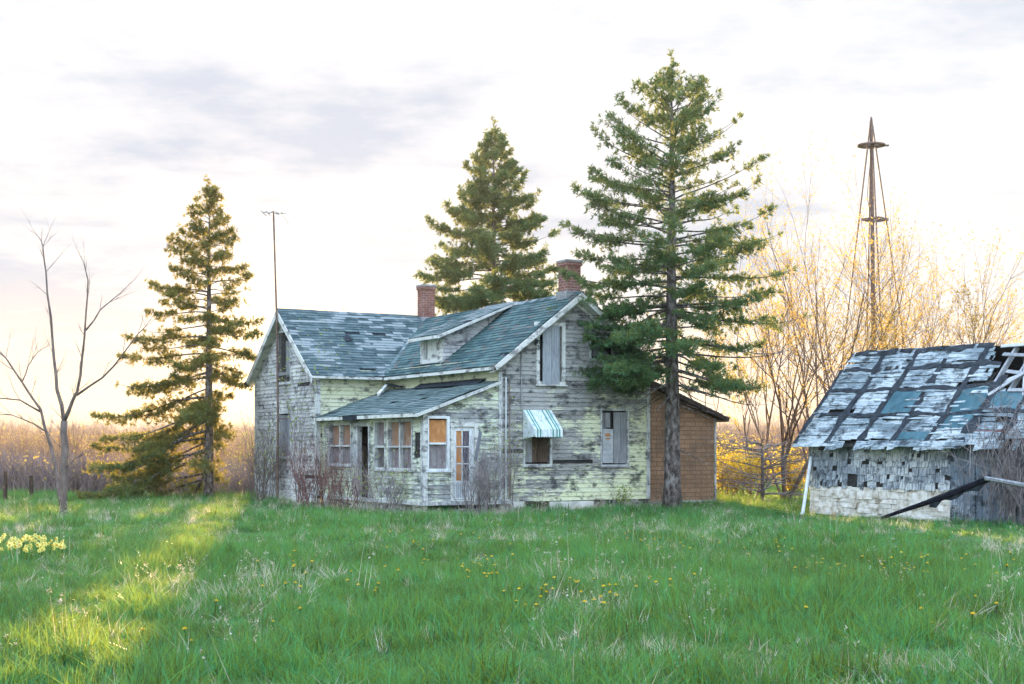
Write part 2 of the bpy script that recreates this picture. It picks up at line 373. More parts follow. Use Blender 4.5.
M['drygrass'] = m_leaf('dry grass', (.34, .29, .22), (.66, .62, .54), (.8, .6, .3), .35, .6, 1.0)

# ------------------------------------------------------------------ ground
def build_ground():
    m, N = newmat('meadow soil'); g = objco(N)
    n1 = N.noise(g, .35, 5, .6); n2 = N.noise(g, 9, 5, .7)
    c = N.mix(N.ramp(n1, [(.35, 0), (.7, 1)]), N.ramp(n2, [(.3, (.018, .055, .014)), (.7, (.06, .15, .035))]), N.ramp(n2, [(.3, (.05, .08, .03)), (.7, (.14, .17, .07))]))
    y = N.node('ShaderNodeSeparateXYZ', {0: g}).outputs[1]
    c = N.mix(N.ramp(N.math('DIVIDE', y, 400.0), [(.10, 0), (.2, 1)]), c, N.ramp(n1, [(.3, (.20, .17, .05)), (.7, (.30, .24, .08))]))
    finish(N, c, .95, n2, .8, .05, .1)
    xs = np.unique(np.concatenate([np.linspace(-60, 60, 161), np.geomspace(60, 3000, 14), -np.geomspace(60, 3000, 14)]))
    ys = np.unique(np.concatenate([np.linspace(-40, 110, 161), np.geomspace(110, 4500, 14), -np.geomspace(40, 800, 6)]))
    X, Y = np.meshgrid(xs, ys); Z = np.array([gz(a, b) for a, b in zip(X.ravel(), Y.ravel())])
    V = np.stack([X.ravel(), Y.ravel(), Z], 1); nx = len(xs)
    i = np.arange((len(ys)-1)*nx).reshape(-1, nx)[:, :-1].ravel()
    F = np.stack([i, i+1, i+nx+1, i+nx], 1)
    tag(fastmesh('ground', V, F, m, smooth=True), kind='structure')
build_ground()

# ------------------------------------------------------------------ scatter helper (uncountable ground cover)
def templates(name, meshes, mats):
    c = bpy.data.collections.new(name)
    for i, (V, F, mi, rn) in enumerate(meshes):
        o = fastmesh(name+'_pattern', V, F, mats, mi=mi, rnd=rn, link=False); c.objects.link(o)
    return c
def scatter(name, coll, P, scl, idx, label, cat, tilt=.12):
    n = len(P); me = bpy.data.meshes.new(name); me.vertices.add(n); me.vertices.foreach_set('co', P.astype(np.float32).ravel())
    rot = np.stack([nr.normal(0, tilt, n), nr.normal(0, tilt, n), nr.uniform(0, 6.283, n)], 1)
    if scl.ndim == 1: scl = np.stack([scl]*3, 1)
    for nm, tp, arr, key in (('rot', 'FLOAT_VECTOR', rot, 'vector'), ('scl', 'FLOAT_VECTOR', scl, 'vector'), ('idx', 'INT', idx, 'value')):
        a = me.attributes.new(nm, tp, 'POINT'); a.data.foreach_set(key, (arr.astype(np.int32) if tp == 'INT' else arr.astype(np.float32)).ravel())
    o = bpy.data.objects.new(name, me); col.objects.link(o)
    g = bpy.data.node_groups.new(name, 'GeometryNodeTree')
    g.interface.new_socket('Geometry', in_out='INPUT', socket_type='NodeSocketGeometry'); g.interface.new_socket('Geometry', in_out='OUTPUT', socket_type='NodeSocketGeometry')
    gi = g.nodes.new('NodeGroupInput'); go = g.nodes.new('NodeGroupOutput')
    ci = g.nodes.new('GeometryNodeCollectionInfo'); ci.inputs['Collection'].default_value = coll; ci.inputs['Separate Children'].default_value = True; ci.inputs['Reset Children'].default_value = True
    ip = g.nodes.new('GeometryNodeInstanceOnPoints'); ip.inputs['Pick Instance'].default_value = True
    def attr(nm, dt):
        a = g.nodes.new('GeometryNodeInputNamedAttribute'); a.data_type = dt; a.inputs['Name'].default_value = nm
        return [s for s in a.outputs if s.enabled and s.name == 'Attribute'][0]
    L = g.links; L.new(gi.outputs[0], ip.inputs['Points']); L.new(ci.outputs[0], ip.inputs['Instance'])
    L.new(attr('idx', 'INT'), ip.inputs['Instance Index']); L.new(attr('rot', 'FLOAT_VECTOR'), ip.inputs['Rotation']); L.new(attr('scl', 'FLOAT_VECTOR'), ip.inputs['Scale'])
    L.new(ip.outputs[0], go.inputs[0])
    md = o.modifiers.new('scatter', 'NODES'); md.node_group = g
    return tag(o, label, cat, kind='stuff')

def blades(n, rad, h0, h1, wd, lean=.35, segs=3, curl=.5):
    V = []; F = []; MI = []; RN = []
    for _ in range(n):
        a = nr.uniform(0, 6.283); r = rad*math.sqrt(nr.random()); x, y = r*math.cos(a), r*math.sin(a)
        h = nr.uniform(h0, h1)*(1-.35*(r/rad)**2); d = nr.uniform(0, 6.283); ln = abs(nr.normal(0, lean)); wa = nr.uniform(0, 6.283)
        wv = np.array([math.cos(wa), math.sin(wa), 0])*wd*nr.uniform(.7, 1.3)/2; b = len(V); rv = nr.random()
        for s in range(segs+1):
            t = s/segs; off = h*ln*(t+curl*t*t)
            p = np.array([x+math.cos(d)*off, y+math.sin(d)*off, h*(t-.25*ln*t*t)])
            wt = wv*(1-t**1.5)*(.75+.5*(t < .5)); V += [p-wt, p+wt]
        for s in range(segs): F.append((b+2*s, b+2*s+1, b+2*s+3, b+2*s+2)); MI.append(0); RN.append(rv)
    return np.array(V), np.array(F), np.array(MI), np.array(RN)

def in_view(px_margin, y0, y1, n, pw=1.0):
    """random points over the ground wedge the camera sees, a little wider on both sides"""
    t = nr.random(n); Y = (y0**pw+(y1**pw-y0**pw)*t)**(1/pw); hw = (512+px_margin)/FPX
    X = nr.uniform(-1, 1, n)*(hw*Y+1.5)
    return X, Y

# ------------------------------------------------------------------ house frame
CX, CY = -0.366, 38.0
TH = R(29.5); UB = np.array([math.cos(TH), math.sin(TH)]); UA = np.array([-math.sin(TH), math.cos(TH)])
def inside_house(X, Y):
    dx, dy = X-CX, Y-CY; u = dx*UB[0]+dy*UB[1]; v = dx*UA[0]+dy*UA[1]
    return ((u > -2.3) & (u < 4.9) & (v > -.05) & (v < 12.2)) | ((u >= 4.8) & (u < 8.4) & (v > 1.4) & (v < 5))
TB = R(35); BX, BY = 298/FPX*37.5, 37.5
def inside_barn(X, Y):
    dx, dy = X-BX, Y-BY; u = dx*math.cos(TB)+dy*math.sin(TB); v = -dx*math.sin(TB)+dy*math.cos(TB)
    return (u > -.02) & (u < 4.1) & (v < 0) & (v > -9)

def grass():
    c = templates('grass_clump', [blades(46, .17, .13, .34, .009), blades(36, .14, .10, .26, .008, .5), blades(46, .22, .08, .22, .0085, .7), blades(32, .11, .2, .42, .0095, .35), blades(40, .20, .06, .18, .009, .8)], [M['grass']])
    X1, Y1 = in_view(60, 9.0, 24, 11500, 1.6); X2, Y2 = in_view(60, 24, 60, 17000, 1.5); X3 = nr.uniform(-26, 24, 5000); Y3 = nr.uniform(38, 60, 5000)
    X = np.concatenate([X1, X2, X3]); Y = np.concatenate([Y1, Y2, Y3])
    k = ~(inside_house(X, Y) | inside_barn(X, Y)); X, Y = X[k], Y[k]
    Z = np.array([gz(a, b) for a, b in zip(X, Y)])-.01
    hn = np.array([noise.noise(Vector((a*.55, b*.55, 0)))*.7+noise.noise(Vector((a*.16, b*.16, 5)))*.6+noise.noise(Vector((a*1.5, b*1.1, 50)))*.55 for a, b in zip(X, Y)])
    s = (.86+.95*hn)*nr.uniform(.7, 1.3, len(X)); s = np.clip(s, .38, 1.8)
    wide = np.where(Y > 24, 1.25, 1.0)
    scl = np.stack([wide*np.clip(s, .7, 1.3), wide*np.clip(s, .7, 1.3), s*.86], 1)
    scatter('grass', c, np.stack([X, Y, Z], 1), scl, nr.integers(0, 5, len(X)), 'lush uncut green meadow grass in front of the abandoned house', 'grass', .14)
    # dry straw and seed heads
    def straw(n, h0, h1, head):
        V, F, MI, RN = blades(n, .12, h0, h1, .0055, .55 if not head else .25, 3, .9)
        if head:
            V = list(V); F = list(F); MI = list(MI); RN = list(RN)
            for i in range(n):
                tip = V[i*8+6]
                for _ in range(7):
                    b = len(V); d = nr.normal(0, 1, 3)*.010; e = nr.normal(0, 1, 3)*.005; o = tip+nr.normal(0, 1, 3)*np.array([.010, .010, .03])
                    V += [o, o+e, o+d, o+d-e]; F.append((b, b+1, b+2, b+3)); MI.append(0); RN.append(nr.random())
            V, F, MI, RN = np.array(V), np.array(F), np.array(MI), np.array(RN)
        return V, F, MI, RN
    c2 = templates('dry_tuft', [straw(14, .12, .32, False), straw(6, .3, .55, True), straw(22, .08, .22, False), straw(3, .45, .75, True)], [M['drygrass']])
    X, Y = in_view(60, 9.0, 46, 6500, 1.4)
    d = np.array([noise.noise(Vector((a*.5, b*.32, 20)))+.35*noise.noise(Vector((a*1.9, b*1.9, 31))) for a, b in zip(X, Y)])
    k = ((d > .12) | (nr.random(len(X)) < .14)) & ~(inside_house(X, Y) | inside_barn(X, Y))
    # a fringe of old stalks along the foundation
    u = nr.uniform(-2.8, 5.2, 300); v = nr.normal(-.55, .3, 300); v2 = nr.uniform(0, 12.5, 260); u2 = nr.normal(-2.75, .25, 260)
    U = np.concatenate([u, u2]); Vv = np.concatenate([v, v2])
    X = np.concatenate([X[k], CX+U*UB[0]+Vv*UA[0]]); Y = np.concatenate([Y[k], CY+U*UB[1]+Vv*UA[1]])
    k = ~inside_house(X, Y); X, Y = X[k], Y[k]
    Z = np.array([gz(a, b) for a, b in zip(X, Y)])
    scatter('dry_grass', c2, np.stack([X, Y, Z], 1), nr.uniform(.7, 1.25, len(X)), nr.choice(4, len(X), p=[.46, .09, .42, .03]), 'pale dry straw and seed heads mixed through the green grass', 'dry grass', .25)
grass()

exec_order_marker = None
# ------------------------------------------------------------------ house
HOUSE = thing('farmhouse', (CX, CY, 0), TH, 'abandoned farmhouse with peeling pale yellow clapboard, teal shingle roof and enclosed porch', 'house')
UP = Vector((0, 0, 1))
class Pl:
    """vertical wall plane in the house frame; 'V' faces -v (a=u), 'U' faces -u (a=v)"""
    def __init__(s, k, c): s.k = k; s.c = c
    def p(s, a, z, out=0.0): return Vector((a, s.c-out, z)) if s.k == 'V' else Vector((s.c-out, a, z))
    def frame(s):
        return (Vector((0, s.c, 0)), Vector((1, 0, 0)), Vector((0, -1, 0))) if s.k == 'V' else (Vector((s.c, 0, 0)), Vector((0, 1, 0)), Vector((-1, 0, 0)))
    def box(s, mb, a0, a1, z0, z1, o0, o1, mi=0, rnd=0.0):
        A = s.p(a0, z0, o0); B = s.p(a1, z1, o1)
        mb.box(min(A.x, B.x), max(A.x, B.x), min(A.y, B.y), max(A.y, B.y), min(A.z, B.z), max(A.z, B.z), mi, rnd)
    def wall(s, name, mat, srange, z0, z1, holes=(), parent=HOUSE, miss=.006, course=.115, drop=.016, backpoly=None, **kw):
        O, Sd, Nn = s.frame(); mb = MB()
        hh = [(h[0], h[1], h[2]-z0, h[3]-z0) for h in holes]
        mb.strips(O+UP*z0, Sd, UP, Nn, z1-z0, lambda t: srange(z0+t), course=course, miss=miss, holes=hh, drop=drop, **kw)
        # solid sheathing behind the boards, in bands round the openings
        cuts = sorted({z0, z1} | {h[2] for h in holes} | {h[3] for h in holes} | {z0+(z1-z0)*k/10 for k in range(11)})
        for t0, t1 in zip(cuts[:-1], cuts[1:]):
            if t1-t0 < 1e-4: continue
            (a0, b0), (a1, b1) = srange(t0), srange(t1); iv = [(None, None)]
            hs = sorted((h[0], h[1]) for h in holes if h[2] < t1-1e-4 and h[3] > t0+1e-4)
            eb = [a0]+[e for h in hs for e in h]+[b0]; et = [a1]+[e for h in hs for e in h]+[b1]
            for i in range(0, len(eb), 2):
                if eb[i+1] > eb[i] or et[i+1] > et[i]:
                    q = [s.p(eb[i], t0, -.004), s.p(eb[i+1], t0, -.004), s.p(et[i+1], t1, -.004), s.p(et[i], t1, -.004)]
                    mb.face(q, 1); mb.face([x-Nn*.12 for x in reversed(q)], 1)
        return mb.build(name, [mat, M['back']], parent)
    def frame_box(s, mb, a0, a1, z0, z1, w_=.08, o=.035, mi=0, sill=True):
        s.box(mb, a0, a0+w_, z0, z1, -.10, o, mi, .3); s.box(mb, a1-w_, a1, z0, z1, -.10, o, mi, .6)
        s.box(mb, a0+w_, a1-w_, z1-w_, z1, -.10, o-.003, mi, .2)
        s.box(mb, a0+w_, a1-w_, z0, z0+w_*.8, -.10, o-.004, mi, .8)
        if sill: s.box(mb, a0-.03, a1+.03, z0-.04, z0-.002, -.05, o+.04, mi, .1)

WID = 4.8; EV = 4.05; RG = 5.88; ov = .28
slope = (RG-.04-EV)/(WID/2)
def roofz(u): return EV-.02+slope*(u if u < WID/2 else WID-u)
PF, PFV = -2.15, 6.8             # porch front plane and its far end
WU, W0, W1, WRG = -2.32, 6.8, 12.1, 5.99
WEV = 4.03; wsl = (WRG-WEV)/((W1-W0)/2)
def gable(z): 
    if z <= EV: return (0.0, WID)
    k = (z-EV)/slope; return (min(k, WID/2), max(WID-k, WID/2))
def wgable(z):
    if z <= WEV: return (W0, W1)
    k = (z-WEV)/wsl; m = (W0+W1)/2; return (min(W0+k, m), max(W1-k, m))

front = Pl('V', 0.0); pfront = Pl('U', PF); wingp = Pl('U', WU); wfront = Pl('V', W0); mleft = Pl('U', 0.0)
# gable wall openings (u0,u1,z0,z1)
H_AW = (.78, 1.60, 1.26, 2.62); H_RW = (3.2, 4.07, 1.24, 2.72); H_UP = (1.18, 2.02, 3.42, 5.0); H_U2 = (2.85, 3.62, 4.12, 4.70)
front.wall('wall', M['siding'], gable, .30, RG-.06, [H_AW, H_RW, H_UP, H_U2, (1.66, 2.93, 1.28, 1.385)])
H_PW = (-2.06, -1.46, 1.15, 2.47); H_PD = (-1.36, -.66, .36, 2.30)
def porch_side(z): return (PF, 0.0) if z <= 2.60 else (PF+(z-2.60)/(3.40-2.60)*2.15, 0.0)
front.wall('porch_wall', M['siding_porch'], porch_side, .30, 3.36, [H_PW, H_PD])
PH = [(4.58, 6.25, 1.2, 2.42), (3.36, 4.20, .34, 2.34), (2.28, 3.05, 1.12, 2.46), (.62, 2.16, 1.12, 2.46), (.18, .5, 1.45, 2.1)]
pfront.wall('porch_wall', M['siding_porch'], lambda z: (0.0, PFV), .30, 2.60, PH)
wingp.wall('wing_wall', M['siding_wing'], wgable, .22, WRG-.05, [(8.9, 10.05, 3.72, 5.3), (8.9, 9.95, 1.42, 2.78)], miss=.012)
wfront.wall('wing_wall', M['siding_eave'], lambda z: (WU, 0.0), .3, 4.02, miss=.012)
mleft.wall('wall', M['siding_eave'], lambda z: (0.0, W0), 3.0, 4.05, miss=.012)
# closing walls the camera does not face
mb = MB()
mb.face([(WID, 0, .2), (WID, 12.1, .2), (WID, 12.1, EV), (WID, 0, EV)]); mb.face([(WID, 12.1, .2), (WU, 12.1, .2), (WU, 12.1, WEV), (WID, 12.1, EV)])
mb.face([(WID, 12.1, EV), (0, 12.1, EV), (WID/2, 12.1, RG)])
mb.build('back_wall', M['siding_wing'], HOUSE)
# interior: floor and partition that keep the rooms dark
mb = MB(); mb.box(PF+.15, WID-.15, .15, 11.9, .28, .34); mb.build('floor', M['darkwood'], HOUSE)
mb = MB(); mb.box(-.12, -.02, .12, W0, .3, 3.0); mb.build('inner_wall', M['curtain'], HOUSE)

# corner boards and trim
mb = MB()
for a in (0.0, WID-.11): front.box(mb, a, a+.11, .3, EV-.02, .01, .04, 0, rng.random())
wfront.box(mb, WU-.015, WU+.1, .3, 4.0, .01, .035, 0, .4); wingp.box(mb, W0-.035, W0+.10, .3, 4.0, .01, .036, 0, .7)
wingp.box(mb, W1-.1, W1+.02, .3, 4.0, .01, .036, 0, .5)
front.box(mb, PF-.03, PF+.09, .36, 2.62, .012, .045, 0, .9); pfront.box(mb, -.04, .12, .36, 2.6, .012, .042, 0, .2)
pfront.box(mb, 4.25, 4.45, .36, 2.56, .01, .03, 0, .3)
mb.build('corner_board', M['trim2'], HOUSE, each=True)
mb = MB(); front.box(mb, PF-.16, .35, .24, .335, .0, .16, 0, .4); pfront.box(mb, 0, PFV-.3, .24, .33, .0, .13, 0, .7)
pfront.box(mb, 0, PFV, 2.50, 2.60, .012, .04, 0, .3); mb.build('sill_board', M['trim2'], HOUSE, each=True)

# foundation
mb = MB()
x = 0.02
for x0, x1, zt in ((.02, .5, .30), (.5, .78, .29), (1.55, 2.95, .27)): front.box(mb, x0, x1, -.15, zt, -.1, .03, 0, rng.random())
pfront.box(mb, 0, PFV, -.1, .22, -.1, -.02, 0, .5); wingp.box(mb, W0, W1, -.1, .21, -.1, .02, 0, .5)
mb.build('foundation', M['concrete'], HOUSE, each=True)
mb = MB()
x = 2.95
while x < 4.85:
    w_ = rng.uniform(.14, .34); zz = 0
    while zz < .26:
        h_ = rng.uniform(.08, .14); front.box(mb, x, x+w_-.012, zz-.05, min(zz+h_-.062, .28), -.08, rng.uniform(0, .05), 0, rng.random()); zz += h_
    x += w_
for k in range(24):
    a = rng.uniform(-.3, 6.5); s_ = rng.uniform(.12, .3); pfront.box(mb, a, a+s_, -.05, rng.uniform(.06, .2), -.05, rng.uniform(.01, .08), 0, rng.random())
for k in range(8):
    a = rng.uniform(PF, 0); front.box(mb, a, a+.25, -.05, rng.uniform(.08, .2), -.05, rng.uniform(.01, .06), 0, rng.random())
mb.build('stone_footing', M['rubble'], HOUSE, each=True)
mb = MB(); front.box(mb, .80, 1.53, -.05, .27, -.03, .01); front.box(mb, .80, 1.53, .1, .115, -.03, .02, 0, .9); mb.build('cellar_hatch', M['darkwood'], HOUSE)

# --- windows and boards
def boards(plane, a0, a1, z0, z1, mat, n, parent, out=.02, gaps=.008, name='board', jag=0.0):
    mb = MB(); wv = (a1-a0)/n
    for i in range(n):
        plane.box(mb, a0+i*wv+gaps/2, a0+(i+1)*wv-gaps/2, z0+rng.uniform(0, jag), z1-rng.uniform(0, jag), out-.022, out+rng.uniform(0, .008), 0, rng.random())
    return mb.build(name, mat, parent)
def backing(plane, a0, a1, z0, z1, mat, parent, out=-.11, name='backing'):
    mb = MB(); plane.box(mb, a0, a1, z0, z1, out-.02, out); return mb.build(name, mat, parent)
def pane(plane, a0, a1, z0, z1, out, mat, parent, name='pane'):
    mb = MB(); plane.box(mb, a0, a1, z0, z1, out-.006, out); return mb.build(name, mat, parent)

def window_part(plane, h, w_=.07, mat=None, name='window', label=None, o=.035, bars=()):
    mb = MB(); plane.frame_box(mb, h[0]-.03, h[1]+.03, h[2]-.03, h[3]+.05, w_, o)
    for b in bars: plane.box(mb, *b, 0, .5)
    f = mb.build(name, mat or M['trim2'], HOUSE)
    if label: f['label'] = label
    return f
f = window_part(front, H_AW, .06, label='boarded window under the striped awning'); boards(front, .84, 1.54, 1.32, 2.6, M['darkwood'], 4, f, -.03)
mb = MB(); front.box(mb, .84, 1.03, 1.32, 2.58, -.028, .004, 0, .4); mb.build('board', M['grey'], f)
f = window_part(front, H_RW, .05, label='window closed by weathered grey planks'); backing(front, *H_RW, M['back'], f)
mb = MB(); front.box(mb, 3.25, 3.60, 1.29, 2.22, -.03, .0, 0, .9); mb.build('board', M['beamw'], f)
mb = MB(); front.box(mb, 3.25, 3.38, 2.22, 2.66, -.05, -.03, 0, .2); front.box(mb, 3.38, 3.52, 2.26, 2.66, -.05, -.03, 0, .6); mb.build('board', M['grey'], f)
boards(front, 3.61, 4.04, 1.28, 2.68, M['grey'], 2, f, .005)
mb = MB(); front.box(mb, 3.34, 3.50, 2.02, 2.10, .0, .006); front.box(mb, 3.36, 3.5, 1.94, 1.98, .0, .006); mb.build('rust_stain', M['ply_sunset'], f)
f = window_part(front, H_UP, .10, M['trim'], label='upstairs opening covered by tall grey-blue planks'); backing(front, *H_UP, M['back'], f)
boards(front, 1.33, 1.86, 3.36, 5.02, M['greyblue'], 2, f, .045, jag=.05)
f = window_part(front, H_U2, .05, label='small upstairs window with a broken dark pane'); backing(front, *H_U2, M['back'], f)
mb = MB(); mb.face([front.p(2.93, 4.2, -.02), front.p(3.56, 4.18, -.02), front.p(3.3, 4.42, -.02), front.p(3.0, 4.62, -.02)]); mb.build('pane', M['grey'], f)
# dark slot where a board is gone: solid sheathing behind
backing(front, 1.66, 2.93, 1.28, 1.385, M['back'], HOUSE, -.02, 'bare_sheathing')

# porch side window
f = window_part(front, H_PW, .07, M['white'], label='porch window with plywood above and curtain below', bars=[(-2.0, -1.52, 1.79, 1.84, -.04, .02)])
backing(front, -2.0, -1.5, 1.82, 2.42, M['ply_sunset'], f, -.05, 'plywood'); backing(front, -2.0, -1.5, 1.18, 1.82, M['curtain'], f, -.06, 'curtain')
pane(front, -2.0, -1.52, 1.2, 1.8, -.035, M['dusty'], f)
# porch side door
mb = MB(); a0, a1 = -1.31, -.71
for b in ((a0, a0+.09, .38, 2.24), (a1-.13, a1, .38, 2.24), (a0+.09, a1-.13, 2.14, 2.24), (a0+.09, a1-.13, .38, .86)): front.box(mb, *b, -.05, -.015, 0, .9)
for b in ((a0+.25, a0+.28, .86, 2.14), (a0+.09, a1-.13, 1.28, 1.31), (a0+.09, a1-.13, 1.72, 1.75)): front.box(mb, *b, -.045, -.02, 0, .9)
door = mb.build('door', M['white'], HOUSE); door['label'] = 'white glazed porch door'
pane(front, a0+.09, a0+.25, .86, 2.14, -.034, M['ply_sunset'], door); pane(front, a0+.28, a1-.13, .86, 2.14, -.036, M['glass_navy'], door)
mb = MB()
for k in range(7): front.box(mb, a0+.10+k*.055, a0+.115+k*.055, .42, .80, -.015, -.004)
mb.build('grille', M['metal'], door)
mb = MB(); mb.tube([front.p(a1-.07, 1.2, -.01), front.p(a1-.07, 1.2, .03)], .025, 8); mb.build('handle', M['rust'], door)
mb = MB(); front.box(mb, -1.40, -1.31, .34, 2.34, -.08, .04, 0, .3); front.box(mb, -.71, -.60, .34, 2.34, -.08, .04, 0, .6); front.box(mb, -1.31, -.71, 2.25, 2.36, -.08, .038, 0, .9); front.box(mb, -1.31, -.71, .32, .37, -.08, .05, 0, .9)
mb.build('door_frame', M['trim'], HOUSE)
mb = MB(); mb.face([front.p(-.74, 1.4, .045), front.p(-.64, 1.36, .05), front.p(-.5, 2.1, .05), front.p(-.58, 2.18, .045)]); mb.build('loose_board', M['greyblue'], HOUSE)

# porch front windows
def porch_win(h, sashes, label):
    mb = MB(); pfront.frame_box(mb, h[0], h[1], h[2], h[3], .07, .035)
    n = len(sashes); wv = (h[1]-h[0]-.1)/n; zm = h[2]+(h[3]-h[2])*.46
    for i in range(1, n): pfront.box(mb, h[0]+.05+i*wv-.04, h[0]+.05+i*wv+.04, h[2]+.05, h[3]-.05, -.08, .03, 0, .5)
    pfront.box(mb, h[0]+.06, h[1]-.06, zm-.025, zm+.025, -.05, .012, 0, .6)
    f = mb.build('window', M['trim2'], HOUSE); f['label'] = label
    for i, (up, lo) in enumerate(sashes):
        x0 = h[0]+.07+i*wv; x1 = h[0]+.03+(i+1)*wv
        if up == 'open': pass
        else: backing(pfront, x0, x1, zm, h[3]-.05, M[up], f, -.09, 'board' if up != 'glass' else 'pane')  # orange sheets here paint sunset sky seen through the panes
        if lo != 'open': backing(pfront, x0, x1, h[2]+.05, zm, M[lo], f, -.085, 'curtain' if lo == 'curtain' else 'board')
        pane(pfront, x0, x1, h[2]+.05, h[3]-.05, -.045, M['dusty'], f)
    return f
porch_win(PH[0], [('ply_sunset', 'curtain'), ('ply_sunset', 'curtain')], 'double porch window at the far end')
porch_win(PH[2], [('curtain', 'darkwood')], 'narrow porch window beside the open doorway')
porch_win(PH[3], [('ply_sunset', 'curtain'), ('ply_sunset', 'curtain')], 'double porch window next to the corner')
mb = MB(); pfront.box(mb, 3.32, 3.42, .34, 2.40, -.1, .035, 0, .3); pfront.box(mb, 4.14, 4.24, .34, 2.40, -.1, .035, 0, .8); pfront.box(mb, 3.42, 4.14, 2.30, 2.42, -.1, .033, 0, .5)
mb.build('door_frame', M['trim2'], HOUSE)
mb = MB(); mb.hexa([(PF+.06, 3.44, .36), (PF+.55, 3.75, .36), (PF+.52, 3.80, .36), (PF+.03, 3.49, .36), (PF+.06, 3.44, 2.26), (PF+.55, 3.75, 2.26), (PF+.52, 3.80, 2.26), (PF+.03, 3.49, 2.26)])
d2 = mb.build('door', M['darkwood'], HOUSE); d2['label'] = 'dark brown door standing ajar'
mb = MB(); mb.tube([(PF+.42, 3.66, 1.3), (PF+.36, 3.60, 1.3)], .03, 7); mb.build('handle', M['rust'], d2)
backing(pfront, .18, .5, 1.45, 2.1, M['back'], HOUSE, -.02, 'bare_sheathing')

# wing windows
f = window_part(wingp, (8.9, 10.05, 3.72, 5.3), .07, M['trim2'], label='upstairs gable opening closed with dark planks')
boards(wingp, 8.95, 10.0, 3.74, 5.28, M['back'], 4, f, .0)
mb = MB(); wingp.box(mb, 8.98, 9.3, 3.9, 5.0, .005, .02, 0, .4); wingp.box(mb, 8.9, 9.9, 3.95, 4.05, .02, .04, 0, .4); mb.build('board', M['grey'], f)
f = window_part(wingp, (8.9, 9.95, 1.42, 2.78), .07, M['trim2'], label='ground floor window closed with grey boards')
boards(wingp, 8.95, 9.9, 1.45, 2.72, M['grey'], 4, f, -.01)

# --- roofs
def slab(mb, pts, th, mi=1):
    """thin deck under shingles: pts counter-clockwise seen from above"""
    n = (Vector(pts[1])-Vector(pts[0])).cross(Vector(pts[2])-Vector(pts[0])).normalized()
    if n.z < 0: pts = list(reversed(pts)); n = -n
    top = [Vector(p)-n*.006 for p in pts]; bot = [p-n*th for p in top]; k = len(pts)
    mb.face(top, mi+1); mb.face(list(reversed(bot)), mi)
    for i in range(k): mb.face([top[i], bot[i], bot[(i+1) % k], top[(i+1) % k]], mi)
def shingle_roof(name, E0, E1, R0, R1, mat, course=.145, parent=HOUSE, under=None, wob=.012, miss=.012, holes=(), th=.07, seg=(.25, .9), drop=.015, lift=.014):
    """E0-E1 eave line, R0-R1 top line (parallel)"""
    E0, E1, R0, R1 = map(Vector, (E0, E1, R0, R1)); mb = MB()
    Sd = (E1-E0).normalized(); L = (E1-E0).length
    T = (R0-E0)-Sd*((R0-E0).dot(Sd)); tl = T.length; T.normalize(); Nn = Sd.cross(T)
    if Nn.z < 0: Nn = -Nn
    r0 = (R0-E0).dot(Sd); r1 = (R1-E0).dot(Sd)
    mb.strips(E0, Sd, T, Nn, tl, lambda t: (r0*t/tl, L+(r1-L)*t/tl), course=course, lift=lift, base=.01, seg=seg, miss=miss, wob=wob, jit=.006, drop=drop, holes=holes)
    slab(mb, [E0, E1, R1, R0], th)
    return mb.build(name, [mat, under or M['soffit'], M['tar']], parent)
vo = -.30
rl = shingle_roof('roof', (-ov, vo, roofz(-ov)), (-ov, 12.3, roofz(-ov)), (WID/2, vo, RG), (WID/2, 12.3, RG), M['roof_main'], holes=())
shingle_roof('roof', (WID+ov, vo, roofz(WID+ov)), (WID+ov, 12.3, roofz(WID+ov)), (WID/2, vo, RG), (WID/2, 12.3, RG), M['roof_main'])
wm = (W0+W1)/2; we = .26
rw = shingle_roof('wing_roof', (WU-.26, W0-we, WEV-.02-we*wsl), (2.4, W0-we, WEV-.02-we*wsl), (WU-.26, wm, WRG), (2.4, wm, WRG), M['roof_wing'], wob=.02, seg=(.2, .55))
shingle_roof('wing_roof', (WU-.26, W1+we, WEV-.02-we*wsl), (2.4, W1+we, WEV-.02-we*wsl), (WU-.26, wm, WRG), (2.4, wm, WRG), M['roof_wing'])
shingle_roof('porch_roof', (PF-.26, -.16, 2.585), (PF-.26, PFV-.02, 2.585), (0.0, -.16, 3.46), (0.0, PFV-.02, 3.46), M['roof_porch'], course=.16, wob=.02, miss=.03, th=.05)
# ridge cap, flashing, missing-shingle patch
mb = MB()
for k in range(42):
    v = vo+k*.29; 
    if v > 11.8: break
    for sgn in (-1, 1): mb.face([(WID/2, v, RG+.025), (WID/2, v+.31, RG+.020), (WID/2+sgn*.13, v+.31, RG+.020-.13*slope), (WID/2+sgn*.13, v, RG+.027-.13*slope)], 0, rng.random())
mb.build('ridge_cap', M['roof_wing'], rl); mb = MB()
for k in range(15):
    u = WU-.26+k*.29
    for sgn in (-1, 1): mb.face([(u, wm, WRG+.025), (u+.31, wm, WRG+.020), (u+.31, wm+sgn*.13, WRG+.02-.13*wsl), (u, wm+sgn*.13, WRG+.027-.13*wsl)], 0, rng.random())
mb.build('ridge_cap', M['roof_wing'], rw)
mb = MB(); mb.face([(-.9, 8.0, WEV+(8.0-W0)*wsl+.05), (-.62, 8.05, WEV+(8.05-W0)*wsl+.06), (-.70, 8.32, WEV+(8.3-W0)*wsl+.07), (-.86, 8.25, WEV+(8.25-W0)*wsl+.05)]); mb.build('torn_shingle', M['tar'], rw)
